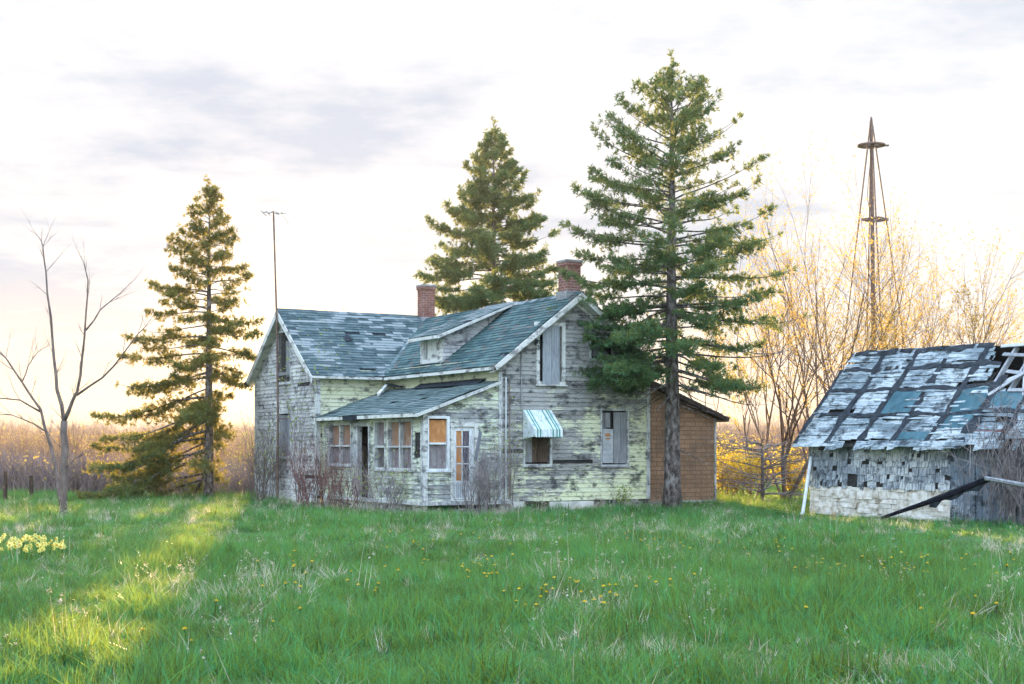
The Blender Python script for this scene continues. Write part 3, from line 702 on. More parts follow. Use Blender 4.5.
# valley flashing strip
mb = MB(); 
def wz(v): return WEV+(v-W0)*wsl
va, vb = None, None
pts = []
for k in range(13):
    u = -.2+k*.2167; v = W0+(roofz(u)-WEV)/wsl; pts.append(Vector((u, v, roofz(u)+.035)))
for p, q in zip(pts[:-1], pts[1:]): mb.face([p+Vector((-.07, .02, .01)), p+Vector((.05, -.07, .012)), q+Vector((.05, -.07, .012)), q+Vector((-.07, .02, .01))], 0, rng.random())
mb.build('valley_flashing', M['roof_wing'], HOUSE)
# bargeboards and soffit returns of the front gable
mb = MB()
def rake(mb, plane_v, u0, z0, u1, z1, w_, v0, v1, rnd=.9):
    d = Vector((u1-u0, 0, z1-z0)).normalized(); n = Vector((-d.z, 0, d.x)); n = n if n.z > 0 else -n
    a, b = Vector((u0, 0, z0)), Vector((u1, 0, z1)); P = []
    for v in (v0, v1): P.append([a+n*0+Vector((0, v, 0)), b+Vector((0, v, 0)), b-n*w_+Vector((0, v, 0)), a-n*w_+Vector((0, v, 0))])
    mb.hexa(P[0]+P[1], 0, rnd)
rake(mb, 0, -ov, roofz(-ov)-.012, WID/2, RG-.045, .12, vo-.025, vo+.0)
rake(mb, 0, WID+ov, roofz(WID+ov)-.012, WID/2, RG-.045, .12, vo-.025, vo+.0)
rake(mb, 0, 0, EV-.13, WID/2, RG-.18, .13, -.05, -.02, .7)
rake(mb, 0, WID, EV-.13, WID/2, RG-.18, .13, -.05, -.02, .7)
mb.build('bargeboard', M['soffit'], HOUSE)
# flat soffit panels closing the rake overhang (seen from below on the right)
mb = MB()
for sgn, ue in ((1, -ov), (-1, WID+ov)):
    a = Vector((ue, 0, roofz(ue)-.16)); b = Vector((WID/2, 0, RG-.22))
    mb.face([a+Vector((0, vo, 0)), b+Vector((0, vo, 0)), b+Vector((0, -.01, 0)), a+Vector((0, -.01, 0))])
mb.build('soffit', M['soffit'], HOUSE)
# wing gable bargeboards / wide soffit
mb = MB()
for v0, z0 in ((W0-we, WEV-.02-we*wsl), (W1+we, WEV-.02-we*wsl)):
    a = Vector((0, v0, z0-.02)); b = Vector((0, wm, WRG-.04)); dn = Vector((0, 0, -.20)); du = Vector((WU-.28, 0, 0)); du2 = Vector((WU-.26, 0, 0))
    mb.hexa([a+du, b+du, b+du+dn, a+du+dn, a+du2, b+du2, b+du2+dn, a+du2+dn], 0, .6)
    mb.face([a+Vector((WU-.26, 0, -.10)), b+Vector((WU-.26, 0, -.10)), b+Vector((WU-.005, 0, -.10)), a+Vector((WU-.005, 0, -.10))], 0, .9)
mb.build('bargeboard', M['soffit'], HOUSE)
# eave fascia boards
mb = MB()
mb.box(-ov-.03, -ov-.005, vo, W0-.3, roofz(-ov)-.10, roofz(-ov)-.02, 0, .8)
mb.box(WU-.26, -.35, W0-we-.03, W0-we-.004, WEV-we*wsl-.10, WEV-we*wsl-.03, 0, .9)
mb.box(PF-.285, PF-.262, -.16, PFV-.02, 2.49, 2.58, 0, .6)
mb.build('fascia', M['trim'], HOUSE)
mb = MB(); mb.hexa([(PF-.26, -.185, 2.49), (0, -.185, 3.37), (0, -.163, 3.37), (PF-.26, -.163, 2.49), (PF-.26, -.185, 2.575), (0, -.185, 3.455), (0, -.163, 3.455), (PF-.26, -.163, 2.575)], 0, .5); mb.build('fascia', M['trim2'], HOUSE)
mb = MB(); mb.box(PF-.295, PF-.286, 3.6, 4.6, 2.47, 2.60); mb.face([(-.3, .6, 3.40), (-.3, 4.6, 3.40), (-.02, 4.6, 3.55), (-.02, .6, 3.55)]); mb.beam((-.15, 5.6, 3.50), (-.15, 6.6, 3.62), .10, .05); mb.build('gutter_remnant', M['tar'], HOUSE)
mb = MB(); mb.beam((-.75, 5.9, 3.27), (-.12, 6.6, 3.62), .09, .08); mb.build('loose_board', M['trim'], HOUSE)

# dormer
DU = .12; dz0 = roofz(DU); DV0, DV1 = 3.4, 4.85; dzt = dz0+.84
dplane = Pl('U', DU)
dplane.wall('dormer_wall', M['trim'], lambda z: (DV0, DV1), dz0-.05, dzt+.02, [(DV0+.30, DV1-.22, dz0+.06, dzt-.10)], miss=0)
mb = MB(); dplane.frame_box(mb, DV0+.24, DV1-.16, dz0+.04, dzt-.04, .10, .05); f = mb.build('dormer_window', M['trim'], HOUSE)
backing(dplane, DV0+.30, DV1-.2, dz0+.05, dzt-.06, M['back'], f, -.05, 'pane'); mb = MB(); dplane.box(mb, DV0+.42, DV1-.42, dz0+.12, dzt-.14, -.045, -.01, 0, .7); mb.build('shutter', M['trim'], f); mb = MB(); dplane.box(mb, DV0+.35, DV0+.41, dz0+.12, dzt-.14, -.045, .0, 0, .2); dplane.box(mb, DV1-.36, DV1-.30, dz0+.12, dzt-.14, -.045, .0, 0, .6); mb.build('mullion', M['trim2'], f, each=True)
DE = 2.42
def dr(u): return dzt+.03+(u-DU)*((RG+.02-dzt-.03)/(2.36-DU))
mb = MB(); dk = 8
mbs = MB()
mbs.strips((0, DV0, 0), (1, 0, 0), (0, 0, 1), (0, -1, 0), 6.2, lambda t: (max(DU, (t-(dzt))/((RG-dzt)/(2.36-DU))+DU if t > dzt else DU), min(2.36, (t-EV+.02)/slope)) if t > dz0 else (0, 0), course=.11, miss=.06)
mbs.face([(DU, DV0+.004, dz0), (DU, DV0+.004, dzt), (2.36, DV0+.004, RG-.01)], 1)
mbs.face([(DU, DV1, dz0), (DU, DV1, dzt), (2.36, DV1, RG-.01)], 0)
mbs.build('dormer_wall', [M['siding_wing'], M['back']], HOUSE)
shingle_roof('dormer_roof', (DU-.30, DV0-.25, dr(DU-.30)), (DU-.30, DV1+.2, dr(DU-.30)), (DE, DV0-.25, dr(DE)), (DE, DV1+.2, dr(DE)), M['roof_porch'], th=.05, course=.2)
mb = MB(); a, b = Vector((DU-.30, DV0-.27, dr(DU-.30)-.02)), Vector((DE, DV0-.27, dr(DE)-.02))
mb.hexa([a, b, b+Vector((0, .02, 0)), a+Vector((0, .02, 0)), a+Vector((0, 0, -.09)), b+Vector((0, 0, -.04)), b+Vector((0, .02, -.04)), a+Vector((0, .02, -.09))], 0, .8)
mb.box(DU-.33, DU-.305, DV0-.25, DV1+.2, dr(DU-.3)-.1, dr(DU-.3)-.01, 0, .3)
mb.build('fascia', M['trim'], HOUSE)

# chimneys
def chimney(u, v, s_, z0, z1, label):
    mb = MB(); mb.box(u-s_/2, u+s_/2, v-s_/2, v+s_/2, z0, z1-.16); e = .03
    mb.box(u-s_/2-e, u+s_/2+e, v-s_/2-e, v+s_/2+e, z1-.16, z1-.06)
    o = mb.build('chimney', M['brick'], rl); o['label'] = label
    mb = MB(); mb.box(u-s_/2-.045, u+s_/2+.045, v-s_/2-.045, v+s_/2+.045, z1-.058, z1); mb.box(u-s_/2-.04, u+s_/2+.04, v-s_/2-.05, v+s_/2+.05, z0+.3, RG+.06)
    mb.build('chimney_cap', M['metal'], rl, each=True)
chimney(2.5, 9.35, .42, 5.2, 7.0, 'brick chimney where the two roofs meet')
chimney(2.4, .33, .44, 5.2, 6.78, 'brick chimney near the front gable')

# awning
def awning():
    a0, a1, zt, zb, out = .74, 1.60, 2.70, 2.18, .62
    mb = MB(); n = 22
    cols = [0]*n
    for i in (2, 4, 14, 17, 19): cols[i] = 1
    for i in range(n):
        x0 = a0+(a1-a0)*i/n; x1 = a0+(a1-a0)*(i+1)/n
        A = [front.p(x0, zt, .04), front.p(x1, zt, .04), front.p(x1, zb, out), front.p(x0, zb, out)]
        mb.face(A, cols[i]); 
        dz = -.18-(.02 if i % 2 else 0)
        B = [A[3], A[2], A[2]+Vector((0, 0, dz)), A[3]+Vector((0, 0, dz))]
        mb.face(B, cols[i])
    for x in (a0, a1):
        mb.face([front.p(x, zt, .04), front.p(x, zb, out), front.p(x, zb-.18, out), front.p(x, zb-.24, .04)], 0)
    a = mb.build('awning', [M['awn_white'], M['awn_green']], HOUSE)
    sm = a.modifiers.new('thickness', 'SOLIDIFY'); sm.thickness = .008
    mb = MB(); mb.tube([front.p(a0+.02, zb-.16, .03), front.p(a0+.02, zb-.16, out-.02), front.p(a1-.02, zb-.16, out-.02), front.p(a1-.02, zb-.16, .03)], .01, 6); mb.build('awning_frame', M['metal'], a)
awning()
# pipes, conduit, meter, insulators
mb = MB(); mb.tube([front.p(.2, .1, .07), front.p(.2, 3.55, .07)], .018, 6); mb.build('vent_pipe', M['white'], HOUSE)
mb = MB(); mb.tube([front.p(.33, .1, .06), front.p(.33, 1.5, .06), front.p(.31, 3.4, .06)], .013, 6); mb.build('downpipe', M['rust'], HOUSE)
mb = MB(); mb.tube([front.p(.68, 2.72, .05), front.p(.68, 4.30, .05), front.p(.62, 4.42, .12)], .018, 6); mb.build('conduit', M['metal'], HOUSE)
mb = MB(); mb.tube([front.p(.72, 4.38, .05), front.p(1.0, 4.62, .05), front.p(1.35, 4.5, .05)], .01, 5); mb.tube([front.p(.62, 4.42, .12), front.p(.9, 4.55, .05), front.p(1.3, 4.35, .06)], .008, 5); mb.build('cable', M['tar'], HOUSE)
for a, z_ in ((.62, 4.42), (.86, 4.60), (1.12, 4.50)):
    mb = MB(); mb.tube([front.p(a, z_, 0), front.p(a, z_, .09)], .012, 6); mb.tube([front.p(a, z_-.04, .09), front.p(a, z_, .09), front.p(a, z_+.05, .09)], [.035, .045, .025], 8); mb.build('insulator', M['tar'], HOUSE)

# step and handrail at the white door
mb = MB(); front.box(mb, -1.40, -.55, -.05, .13, .18, .60, 0, .4); mb.build('step', M['rubble'], HOUSE)
mb = MB()
for o_, zz in ((.15, 1.25), (.70, .78)): mb.tube([front.p(-.62, -.05, o_), front.p(-.62, zz, o_)], .014, 6)
mb.tube([front.p(-.62, 1.25, .15), front.p(-.62, .78, .70)], .014, 6); mb.tube([front.p(-.62, .75, .15), front.p(-.62, .35, .70)], .012, 6)
for k in range(4): o_ = .25+k*.11; mb.tube([front.p(-.62, .68-k*.08, o_), front.p(-.62, 1.17-k*.095, o_)], .008, 5)
mb.build('handrail', M['rust'], HOUSE)

# annex at the right
AV = 1.5; anx = Pl('V', AV); ax0, ax1 = WID, 8.26
def azz(u): return 4.0-(u-WID)*.374
mb = MB(); mb.face([anx.p(ax0, .12), anx.p(ax1, .12), anx.p(ax1, azz(ax1)), anx.p(ax0, azz(ax0))])
mb.face([(ax1, AV, .12), (ax1, 4.9, .12), (ax1, 4.9, azz(ax1)), (ax1, AV, azz(ax1))]); mb.face([(ax1, 4.9, .12), (ax0, 4.9, .12), (ax0, 4.9, azz(ax0)), (ax1, 4.9, azz(ax1))]); mb.face([(ax0, AV, .12), (ax0, 4.9, .12), (ax1, 4.9, .12), (ax1, AV, .12)])
mb.build('annex_wall', M['fauxbrick'], HOUSE)
shingle_roof('annex_roof', (ax1+.3, AV-.28, azz(ax1+.3)), (ax1+.3, 5.1, azz(ax1+.3)), (ax0, AV-.28, azz(ax0)), (ax0, 5.1, azz(ax0)), M['roof_porch'], under=M['darkwood'], th=.12)
mb = MB()
for a in (5.0, 6.9, 7.9): mb.box(a, a+.34, AV-.02+.03, AV+.35, -.1, .11, 0, rng.random())
mb.build('pier', M['rubble'], HOUSE, each=True)
mb = MB(); anx.box(mb, ax0+.05, ax0+.75, .42, .47, .0, .04); anx.box(mb, ax1-.07, ax1, .12, azz(ax1)-.05, .0, .02); anx.box(mb, ax0+.02, ax1, .10, .16, -.02, .015); mb.build('trim_board', M['trim2'], HOUSE, each=True)

# TV antenna mast beside the wing gable
AN = thing('antenna_mast', (0, 0, 0), 0, 'thin rusty television antenna mast rising beside the left gable', 'antenna')
def hw(u, v, z): return Vector((CX+u*UB[0]+v*UA[0], CY+u*UB[1]+v*UA[1], z))
ab = hw(WU-.30, 9.3, 0); AN.location = ab
mb = MB(); mb.tube([(0, 0, 0), (.02, 0, 3), (-.03, 0, 6), (-.12, 0, 9.0)], [.04, .035, .03, .026], 6); mb.build('mast', M['rust'], AN)
mb = MB(); mb.tube([(-.45, 0, 8.95), (.30, 0, 8.91)], .022, 5)
for k, L in enumerate((.5, .42, .34, .28, .22)): x = -.42+k*.14; mb.tube([(x, -L, 8.93), (x, L, 8.93)], .015, 4)
mb.tube([(.14, 0, 8.91), (.34, .1, 8.6)], .006, 4); mb.build('aerial', M['metal'], AN)
mb = MB(); 
for zz in (2.6, 5.2): mb.beam((0, 0, zz), (.45*UB[0], .45*UB[1], zz), .03, .03)
mb.build('bracket', M['rust'], AN)

# ------------------------------------------------------------------ barn
BARN = thing('shed', (BX, BY, 0), TB, 'small collapsing shed with patched roof, ragged shingle wall and whitewashed stone base', 'shed')
bp = Pl('U', 0.0)
BL = 9.0; BD = 4.0; BE = 2.10; BR = 4.20; bsl = (BR-1.80)/2.3
def broof(u): return 1.80+(u+.3)*bsl
mb = MB()   # stone base
zz = -.1
bp.box(mb, -4.45, 0, -.1, .72, -.12, -.01, 1)
while zz < .70:
    h_ = rng.uniform(.10, .19); x = -4.42
    while x < -.02:
        w_ = min(rng.uniform(.16, .55), -x); 
        g_ = .006; o1 = rng.uniform(.0, .035); zt = min(zz+h_, .76)+rng.uniform(-.01, .01)
        j = lambda: rng.uniform(-.022, .022)
        mb.hexa([(-o1+j(), x+g_, zz+j()), (.05, x+g_, zz), (.05, x+w_-g_, zz), (-o1+j(), x+w_-g_, zz+j()), (-o1+j(), x+g_+j(), zt-g_), (.05, x+g_, zt-g_), (.05, x+w_-g_, zt-g_), (-o1+j(), x+w_-g_+j(), zt-g_)], 0, rng.random())
        x += w_
    zz += h_
mb.box(.0, BD, -.06, 0, -.1, .75, 1, .5)
mb.build('stone_base', [M['stone'], M['concrete']], BARN)
mb = MB()   # ragged shingles over sheathing
bp.box(mb, -4.5, 0, .76, 2.12, -.08, -.005, 1)
zz = .74; row = 0
while zz < 2.1:
    x = -4.45+rng.uniform(-.05, .05); h_ = .175
    while x < 0:
        w_ = rng.uniform(.06, .16)
        if rng.random() > .13 + (.25 if noise.noise(Vector((x*1.6, zz*2.2, 4))) > .28 else 0):
            zb = zz-rng.uniform(0, .07); sk = rng.uniform(-.02, .02); zt = min(zz+h_+.03, 2.14)
            mb.hexa([(-.035-rng.uniform(0, .02), x+.004+sk, zb), (-.02, x+.004+sk, zb), (-.02, x+w_-.004+sk, zb-.005), (-.035-rng.uniform(0, .02), x+w_-.004+sk, zb-.005),
                     (-.012, x+.004, zt), (-.002, x+.004, zt), (-.002, x+w_-.004, zt), (-.012, x+w_-.004, zt)], 0, rng.random())
        x += w_
    zz += h_
mb.build('shingle_wall', [M['barnshingle'], M['back']], BARN)
mb = MB()   # vertical plank wall
bp.box(mb, -BL, -4.46, -.1, 2.1, -.06, -.01, 1)
x = -4.45
while x > -BL:
    w_ = rng.uniform(.12, .22); o1 = rng.uniform(.02, .05)
    bp.box(mb, x-w_+.008, x, -.08+rng.uniform(0, .12), 1.98+rng.uniform(0, .06), -.005, o1, 0, rng.random()); x -= w_
mb.build('plank_wall', [M['barnplank'], M['back']], BARN)
mb = MB(); bp.box(mb, -BL, -5.0, 1.92, 2.10, .052, .075); bp.box(mb, -5.0, -4.5, 1.97, 2.08, .052, .07, 0, .2); mb.build('red_board', M['red'], BARN, each=True)
mb = MB(); bp.box(mb, -BL, -5.4, 1.42, 1.50, .055, .085, 0, .6); mb.build('rail', M['greyblue'], BARN)
mb = MB(); mb.face([(0, 0, .7), (BD, 0, .7), (BD, 0, 2.1), (BD/2, 0, BR-.1), (0, 0, 2.1)]); mb.face([(0, -BL, 0), (BD, -BL, 0), (BD, -BL, 2.1), (0, -BL, 2.1)]); mb.face([(BD, 0, 0), (BD, -BL, 0), (BD, -BL, 2.1), (BD, 0, 2.1)]); mb.build('gable_wall', M['barnplank'], BARN)
# roof: board deck with torn paper strips and patches
def hole_edge(t):  # v at which the left edge of the collapsed part lies, t = 0 eave .. 1 ridge
    return -99 if t < .38 else -(5.45-1.45*(t-.38)/.62)
tlen = math.hypot(2.3, BR-1.80); cth, sth = 2.3/tlen, (BR-1.80)/tlen
RO = Vector((-.3, 0, 1.80)); RT = Vector((cth, 0, sth)); RN = Vector((-sth, 0, cth)); RS = Vector((0, 1, 0))
def rp(v, t, o=0.0):
    sag = -.05*math.sin(max(0, -v)*.55)*math.sin(t/tlen*3.1)+.03*noise.noise(Vector((v*.9, t, 2)))
    return RO+RS*v+RT*t+RN*(o+sag)
mb = MB(); t = -.04
while t < tlen-.02:
    h_ = rng.uniform(.12, .17); v = .28
    while v > -BL:
        L = rng.uniform(.35, 1.3); v1 = v-L; tm = (t+h_/2)/tlen; he = hole_edge(tm)+rng.uniform(-.15, .3)
        if v > he:
            e = max(v1, he); mis = rng.random() < (.045 if t > .1 else .18)
            if not mis:
                k = max(1, int((v-e)/.5)); jb = rng.uniform(-.018, .018); oo = rng.uniform(0, .02); rv = rng.random(); tb = t-(rng.uniform(0, .10) if t < .05 else 0)
                for i in range(k):
                    a, b = v-(v-e)*i/k, v-(v-e)*(i+1)/k
                    cu = rng.uniform(0, .05) if rng.random() < .3 else 0.0; mb.hexa([rp(a, tb+jb, oo+cu), rp(b, tb, oo), rp(b, t+h_-.012, oo), rp(a, t+h_-.012+jb, oo), rp(a, tb+jb, oo+.02+cu), rp(b, tb, oo+.02), rp(b, t+h_-.012, oo+.02), rp(a, t+h_-.012+jb, oo+.02)], 0, rv)
        v = v1
    t += h_
roofo = mb.build('roof', [M['deck']], BARN)
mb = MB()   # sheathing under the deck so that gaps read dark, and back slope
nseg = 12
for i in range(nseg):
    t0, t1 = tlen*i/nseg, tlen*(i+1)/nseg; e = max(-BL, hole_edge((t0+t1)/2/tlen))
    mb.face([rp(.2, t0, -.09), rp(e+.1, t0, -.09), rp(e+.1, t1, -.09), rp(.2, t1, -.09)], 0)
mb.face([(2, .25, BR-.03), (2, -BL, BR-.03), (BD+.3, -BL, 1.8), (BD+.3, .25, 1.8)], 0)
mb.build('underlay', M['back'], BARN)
def ribbon(mb, pts_fn, n, w_, mi=0, o=.045):
    prev = None; rv = rng.random()
    for i in range(n+1):
        v, t, dv, dt = pts_fn(i/n); ww = w_*(.55+.9*abs(noise.noise(Vector((v*3.1, t*3.1, w_*40))))*2+rng.uniform(-.12, .2))/2
        a, b = rp(v-dt*ww, t+dv*ww, o), rp(v+dt*ww, t-dv*ww, o)
        if prev and rng.random() > .03: mb.face([prev[0], a, b, prev[1]], mi, rv); mb.face([prev[1], b, b-RN*.02, prev[1]-RN*.02], mi, rv)
        prev = (a, b)
mb = MB()
for k in range(9):
    v0 = .18-k*1.03 if k else .22
    te = tlen if hole_edge(1)<v0 else (.42*tlen if v0 < -5.7 else tlen*.42+(5.75+v0)/1.55*.58*tlen)
    te = max(.4*tlen, min(te, tlen)) if v0 < -4.1 else tlen
    sk = rng.uniform(-.08, .08)
    ribbon(mb, lambda s, v0=v0, te=te, sk=sk: (v0+sk*s+.03*math.sin(s*9+v0), te*s, 0, 1), 16, .20 if k else .12)
for tf, e in ((.30, 9), (.57, 5.4), (.80, 4.9), (.985, 4.4)):
    ribbon(mb, lambda s, tf=tf, e=e: (.2-e*s, tlen*tf+.03*math.sin(s*23), 1, 0), 44, .13 if tf < .9 else .16, 0, .050)
mb.build('tar_paper', M['tar'], roofo)
mb = MB()
for k, r0, r1 in ((2, .31, .56), (4, .31, .56), (5, .31, .5), (4, .14, .29), (3, .03, .12)):
    v0 = .18-k*1.03; n = 4
    for i in range(n):
        a, b = v0-.08-.86*i/n, v0-.08-.86*(i+1)/n
        mb.face([rp(a, tlen*(r0+rng.uniform(0, .02)), .043), rp(b, tlen*r0, .043), rp(b, tlen*r1, .043), rp(a, tlen*(r1-rng.uniform(0, .02)), .043)], 0, .3+.1*i)
mb.build('patch', M['teal'], roofo)
# fringe of torn boards hanging over the eave
mb = MB()
for k in range(26):
    v = -rng.uniform(0, 8.5); L = rng.uniform(.1, .5); mb.hexa([rp(v, -.16-rng.uniform(0, .08), .0), rp(v-L, -.10-rng.uniform(0, .1), .0), rp(v-L, .05, .03), rp(v, .05, .03), rp(v, -.16, .02), rp(v-L, -.12, .02), rp(v-L, .05, .05), rp(v, .05, .05)], 0, rng.random())
mb.build('torn_board', M['deck'], roofo, each=True)
for v, t0, t1, dv, dn in ((-4.75, .38, 1.0, 0, -.10), (-5.3, .36, 1.0, 0, -.10), (-5.9, .36, 1.0, -.1, -.1), (-6.5, .36, .97, 0, -.10), (-7.1, .36, .95, .1, -.12), (-7.7, .36, .97, 0, -.1)):
    mb = MB(); mb.beam(rp(v, t0*tlen, dn), rp(v+dv, t1*tlen, dn), .06, .12, up=RN, rnd=rng.random()); mb.build('rafter', M['beamw'], BARN)
for a, b in (((-4.4, .97, .03), (-8, 1.0, -.02)), ((-4.6, .88, .05), (-8, .72, .1)), ((-5.0, .70, .05), (-8, .50, .06)), ((-5.4, .50, .06), (-8.5, .44, .06)), ((-4.9, .46, .05), (-6.4, .93, .1)), ((-5.9, .45, .04), (-5.2, .9, .0)), ((-5.0, .6, .0), (-6.6, .8, .12))):
    mb = MB(); mb.beam(rp(a[0], a[1]*tlen, a[2]), rp(b[0], b[1]*tlen, b[2]), .10, .025, up=RN, rnd=rng.random()); mb.build('fallen_board', M['beamw'], BARN)
mb = MB(); mb.box(.4, BD-.2, -8.8, -.3, .0, .05); mb.build('floor', M['back'], BARN)
# props outside the shed
p0, p1 = W(802.5, 514, 36.9), W(811, 457, 37.4)
LP = thing('pole', (p0.x, p0.y, 0), 0, 'pale blue-white pole leaning on the left corner of the shed', 'pole')
mb = MB(); mb.tube([(0, 0, 0), (p1.x-p0.x, p1.y-p0.y, p1.z)], .045, 8); mb.build('shaft', M['white'], LP)
q0, q1 = W(880, 519, 34.0), W(990, 478, 31.0)
FB = thing('fallen_beam', (q0.x, q0.y, 0), 0, 'charred dark beam slanting up from the grass across the shed wall', 'beam')
mb = MB(); e = q1-q0; e.z = q1.z; z0_ = .05
mb.tube([(0, 0, z0_), e*.3+Vector((0, 0, .02)), e*.65+Vector((0, 0, -.03)), e], [.035, .05, .07, .075], 6); mb.build('timber', M['char'], FB)
mb = MB()
prev = None
for i in range(9):
    s_ = .45+.5*i/8; p = e*s_; d_ = .10+.06*math.sin(i*2.1)+.03*(i % 2)
    cur = (p+Vector((-.02, -.06, .07)), p+Vector((.02, -.10, -.03)), p+Vector((.03, -.07, -d_)))
    if prev: mb.face([prev[0], cur[0], cur[1], prev[1]], 0, .3); mb.face([prev[1], cur[1], cur[2], prev[2]], 0, .6)
    prev = cur
mb.build('tarp_rag', M['tar'], FB)
q0, q1 = W(985, 478, 30.6), W(1060, 492, 29.6)
mb = MB(); o_ = Vector((q0.x, q0.y, 0)); mb.tube([q0-o_, q1-o_], [.05, .06], 7); b_ = mb.build('loose_log', M['beamw'], None); b_.location = o_
tag(b_, 'bare pale log lying across the dead vines beside the shed', 'log')

# ------------------------------------------------------------------ windmill tower
WY = 52.0
def tower():
    base = W(876, 448, WY); T = thing('windmill_tower', (base.x, WY, 0), R(45), 'tall rusty wheel-less windpump tower standing behind the shed', 'windmill tower')
    top = EYE+(HY-117)/FPX*WY; hb = 1.75
    mb = MB(); K = [(hb*c, hb*s_) for c, s_ in ((-.72, -.72), (.72, -.72), (.72, .72), (-.72, .72))]
    apex = Vector((-.12, .12, top-.3))
    def leg(i, z): 
        f = z/(top-.3); return Vector((K[i][0]*(1-f)+apex.x*f, K[i][1]*(1-f), z))
    for i in range(4):
        mb2 = MB(); mb2.beam(leg(i, 0), apex+Vector(((.03 if i in (1, 2) else -.03), (.03 if i > 1 else -.03), 0)), .05, .05); mb2.build('leg', M['rust'], T)
    for zz in (2.2, 4.9):
        for i in (0, 2, 3): mb.beam(leg(i, zz), leg((i+1) % 4, zz), .05, .05)
    mb.build('crossbar', M['rust'], T)
    mb = MB()
    for z0, z1 in ((0, 2.2), (2.2, 4.9)):
        for i in range(4): mb.tube([leg(i, z0), leg((i+1) % 4, z1)], .006, 3)
    mb.build('brace_rod', M['rust'], T)
    mb = MB(); zc = EYE+(HY-146)/FPX*WY
    mb.tube([(0, 0, .2), (-.06, .06, 5), (apex.x, apex.y, top-.2), (apex.x, apex.y, top)], [.085, .08, .06, .03], 8); mb.build('centre_pipe', M['rust'], T)
    mb = MB(); 
    for i in range(14):
        a = 2*math.pi*i/14; b = 2*math.pi*(i+1)/14
        for r0, r1 in ((.33, .50),): mb.hexa([(apex.x+r0*math.cos(a), apex.y+r0*math.sin(a), zc), (apex.x+r1*math.cos(a), apex.y+r1*math.sin(a), zc), (apex.x+r1*math.cos(b), apex.y+r1*math.sin(b), zc), (apex.x+r0*math.cos(b), apex.y+r0*math.sin(b), zc), (apex.x+r0*math.cos(a), apex.y+r0*math.sin(a), zc+.05), (apex.x+r1*math.cos(a), apex.y+r1*math.sin(a), zc+.05), (apex.x+r1*math.cos(b), apex.y+r1*math.sin(b), zc+.05), (apex.x+r0*math.cos(b), apex.y+r0*math.sin(b), zc+.05)])
    mb.beam((apex.x-.35, apex.y+.35, zc+.02), (apex.x+.44, apex.y-.44, zc+.02), .12, .05); mb.beam((apex.x-.35, apex.y-.35, zc+.02), (apex.x+.35, apex.y+.35, zc+.02), .12, .045)
    mb.build('platform', M['rust'], T)
    mb = MB(); zc2 = EYE+(HY-220)/FPX*WY; mb.beam(leg(3, zc2), leg(0, zc2), .08, .08); mb.beam(leg(0, zc2), leg(1, zc2), .10, .09); mb.beam(leg(1, zc2), leg(2, zc2), .08, .08); mb.beam(leg(2, zc2), leg(3, zc2), .06, .06); mb.build('girt', M['rust'], T)
    mb = MB(); mb.tube([apex+Vector((-.15, -.05, -1.3)), apex+Vector((-.35, -.05, -2.6)), apex+Vector((-.25, -.05, -2.9))], .012, 4); mb.build('broken_rod', M['rust'], T)
tower()

# ------------------------------------------------------------------ conifers
def needles(P, D, K, ln, wd, spread=.9, grav=.0):
    """P sample points, D directions (n,3): K narrow needle-clump faces per point"""
    n = len(P); P = np.repeat(P, K, 0); D = np.repeat(D, K, 0); m = len(P)
    r = nr.normal(0, 1, (m, 3)); r -= (r*D).sum(1)[:, None]*D; r /= np.linalg.norm(r, axis=1)[:, None]+1e-9
    d = D*nr.uniform(.35, 1.0, m)[:, None]+r*nr.uniform(.3, spread, m)[:, None]; d[:, 2] -= grav; d /= np.linalg.norm(d, axis=1)[:, None]
    s = np.cross(d, nr.normal(0, 1, (m, 3))); s /= np.linalg.norm(s, axis=1)[:, None]+1e-9
    L = ln*nr.uniform(.6, 1.25, m)[:, None]; Wd = wd*nr.uniform(.7, 1.3, m)[:, None]/2
    b = P+nr.normal(0, .012, (m, 3))
    V = np.stack([b, b+d*L*.45+s*Wd, b+d*L, b+d*L*.45-s*Wd], 1).reshape(-1, 3)
    F = np.arange(4*m).reshape(m, 4)
    return V, F, np.repeat(nr.random(n), K)*.6+nr.random(m)*.4

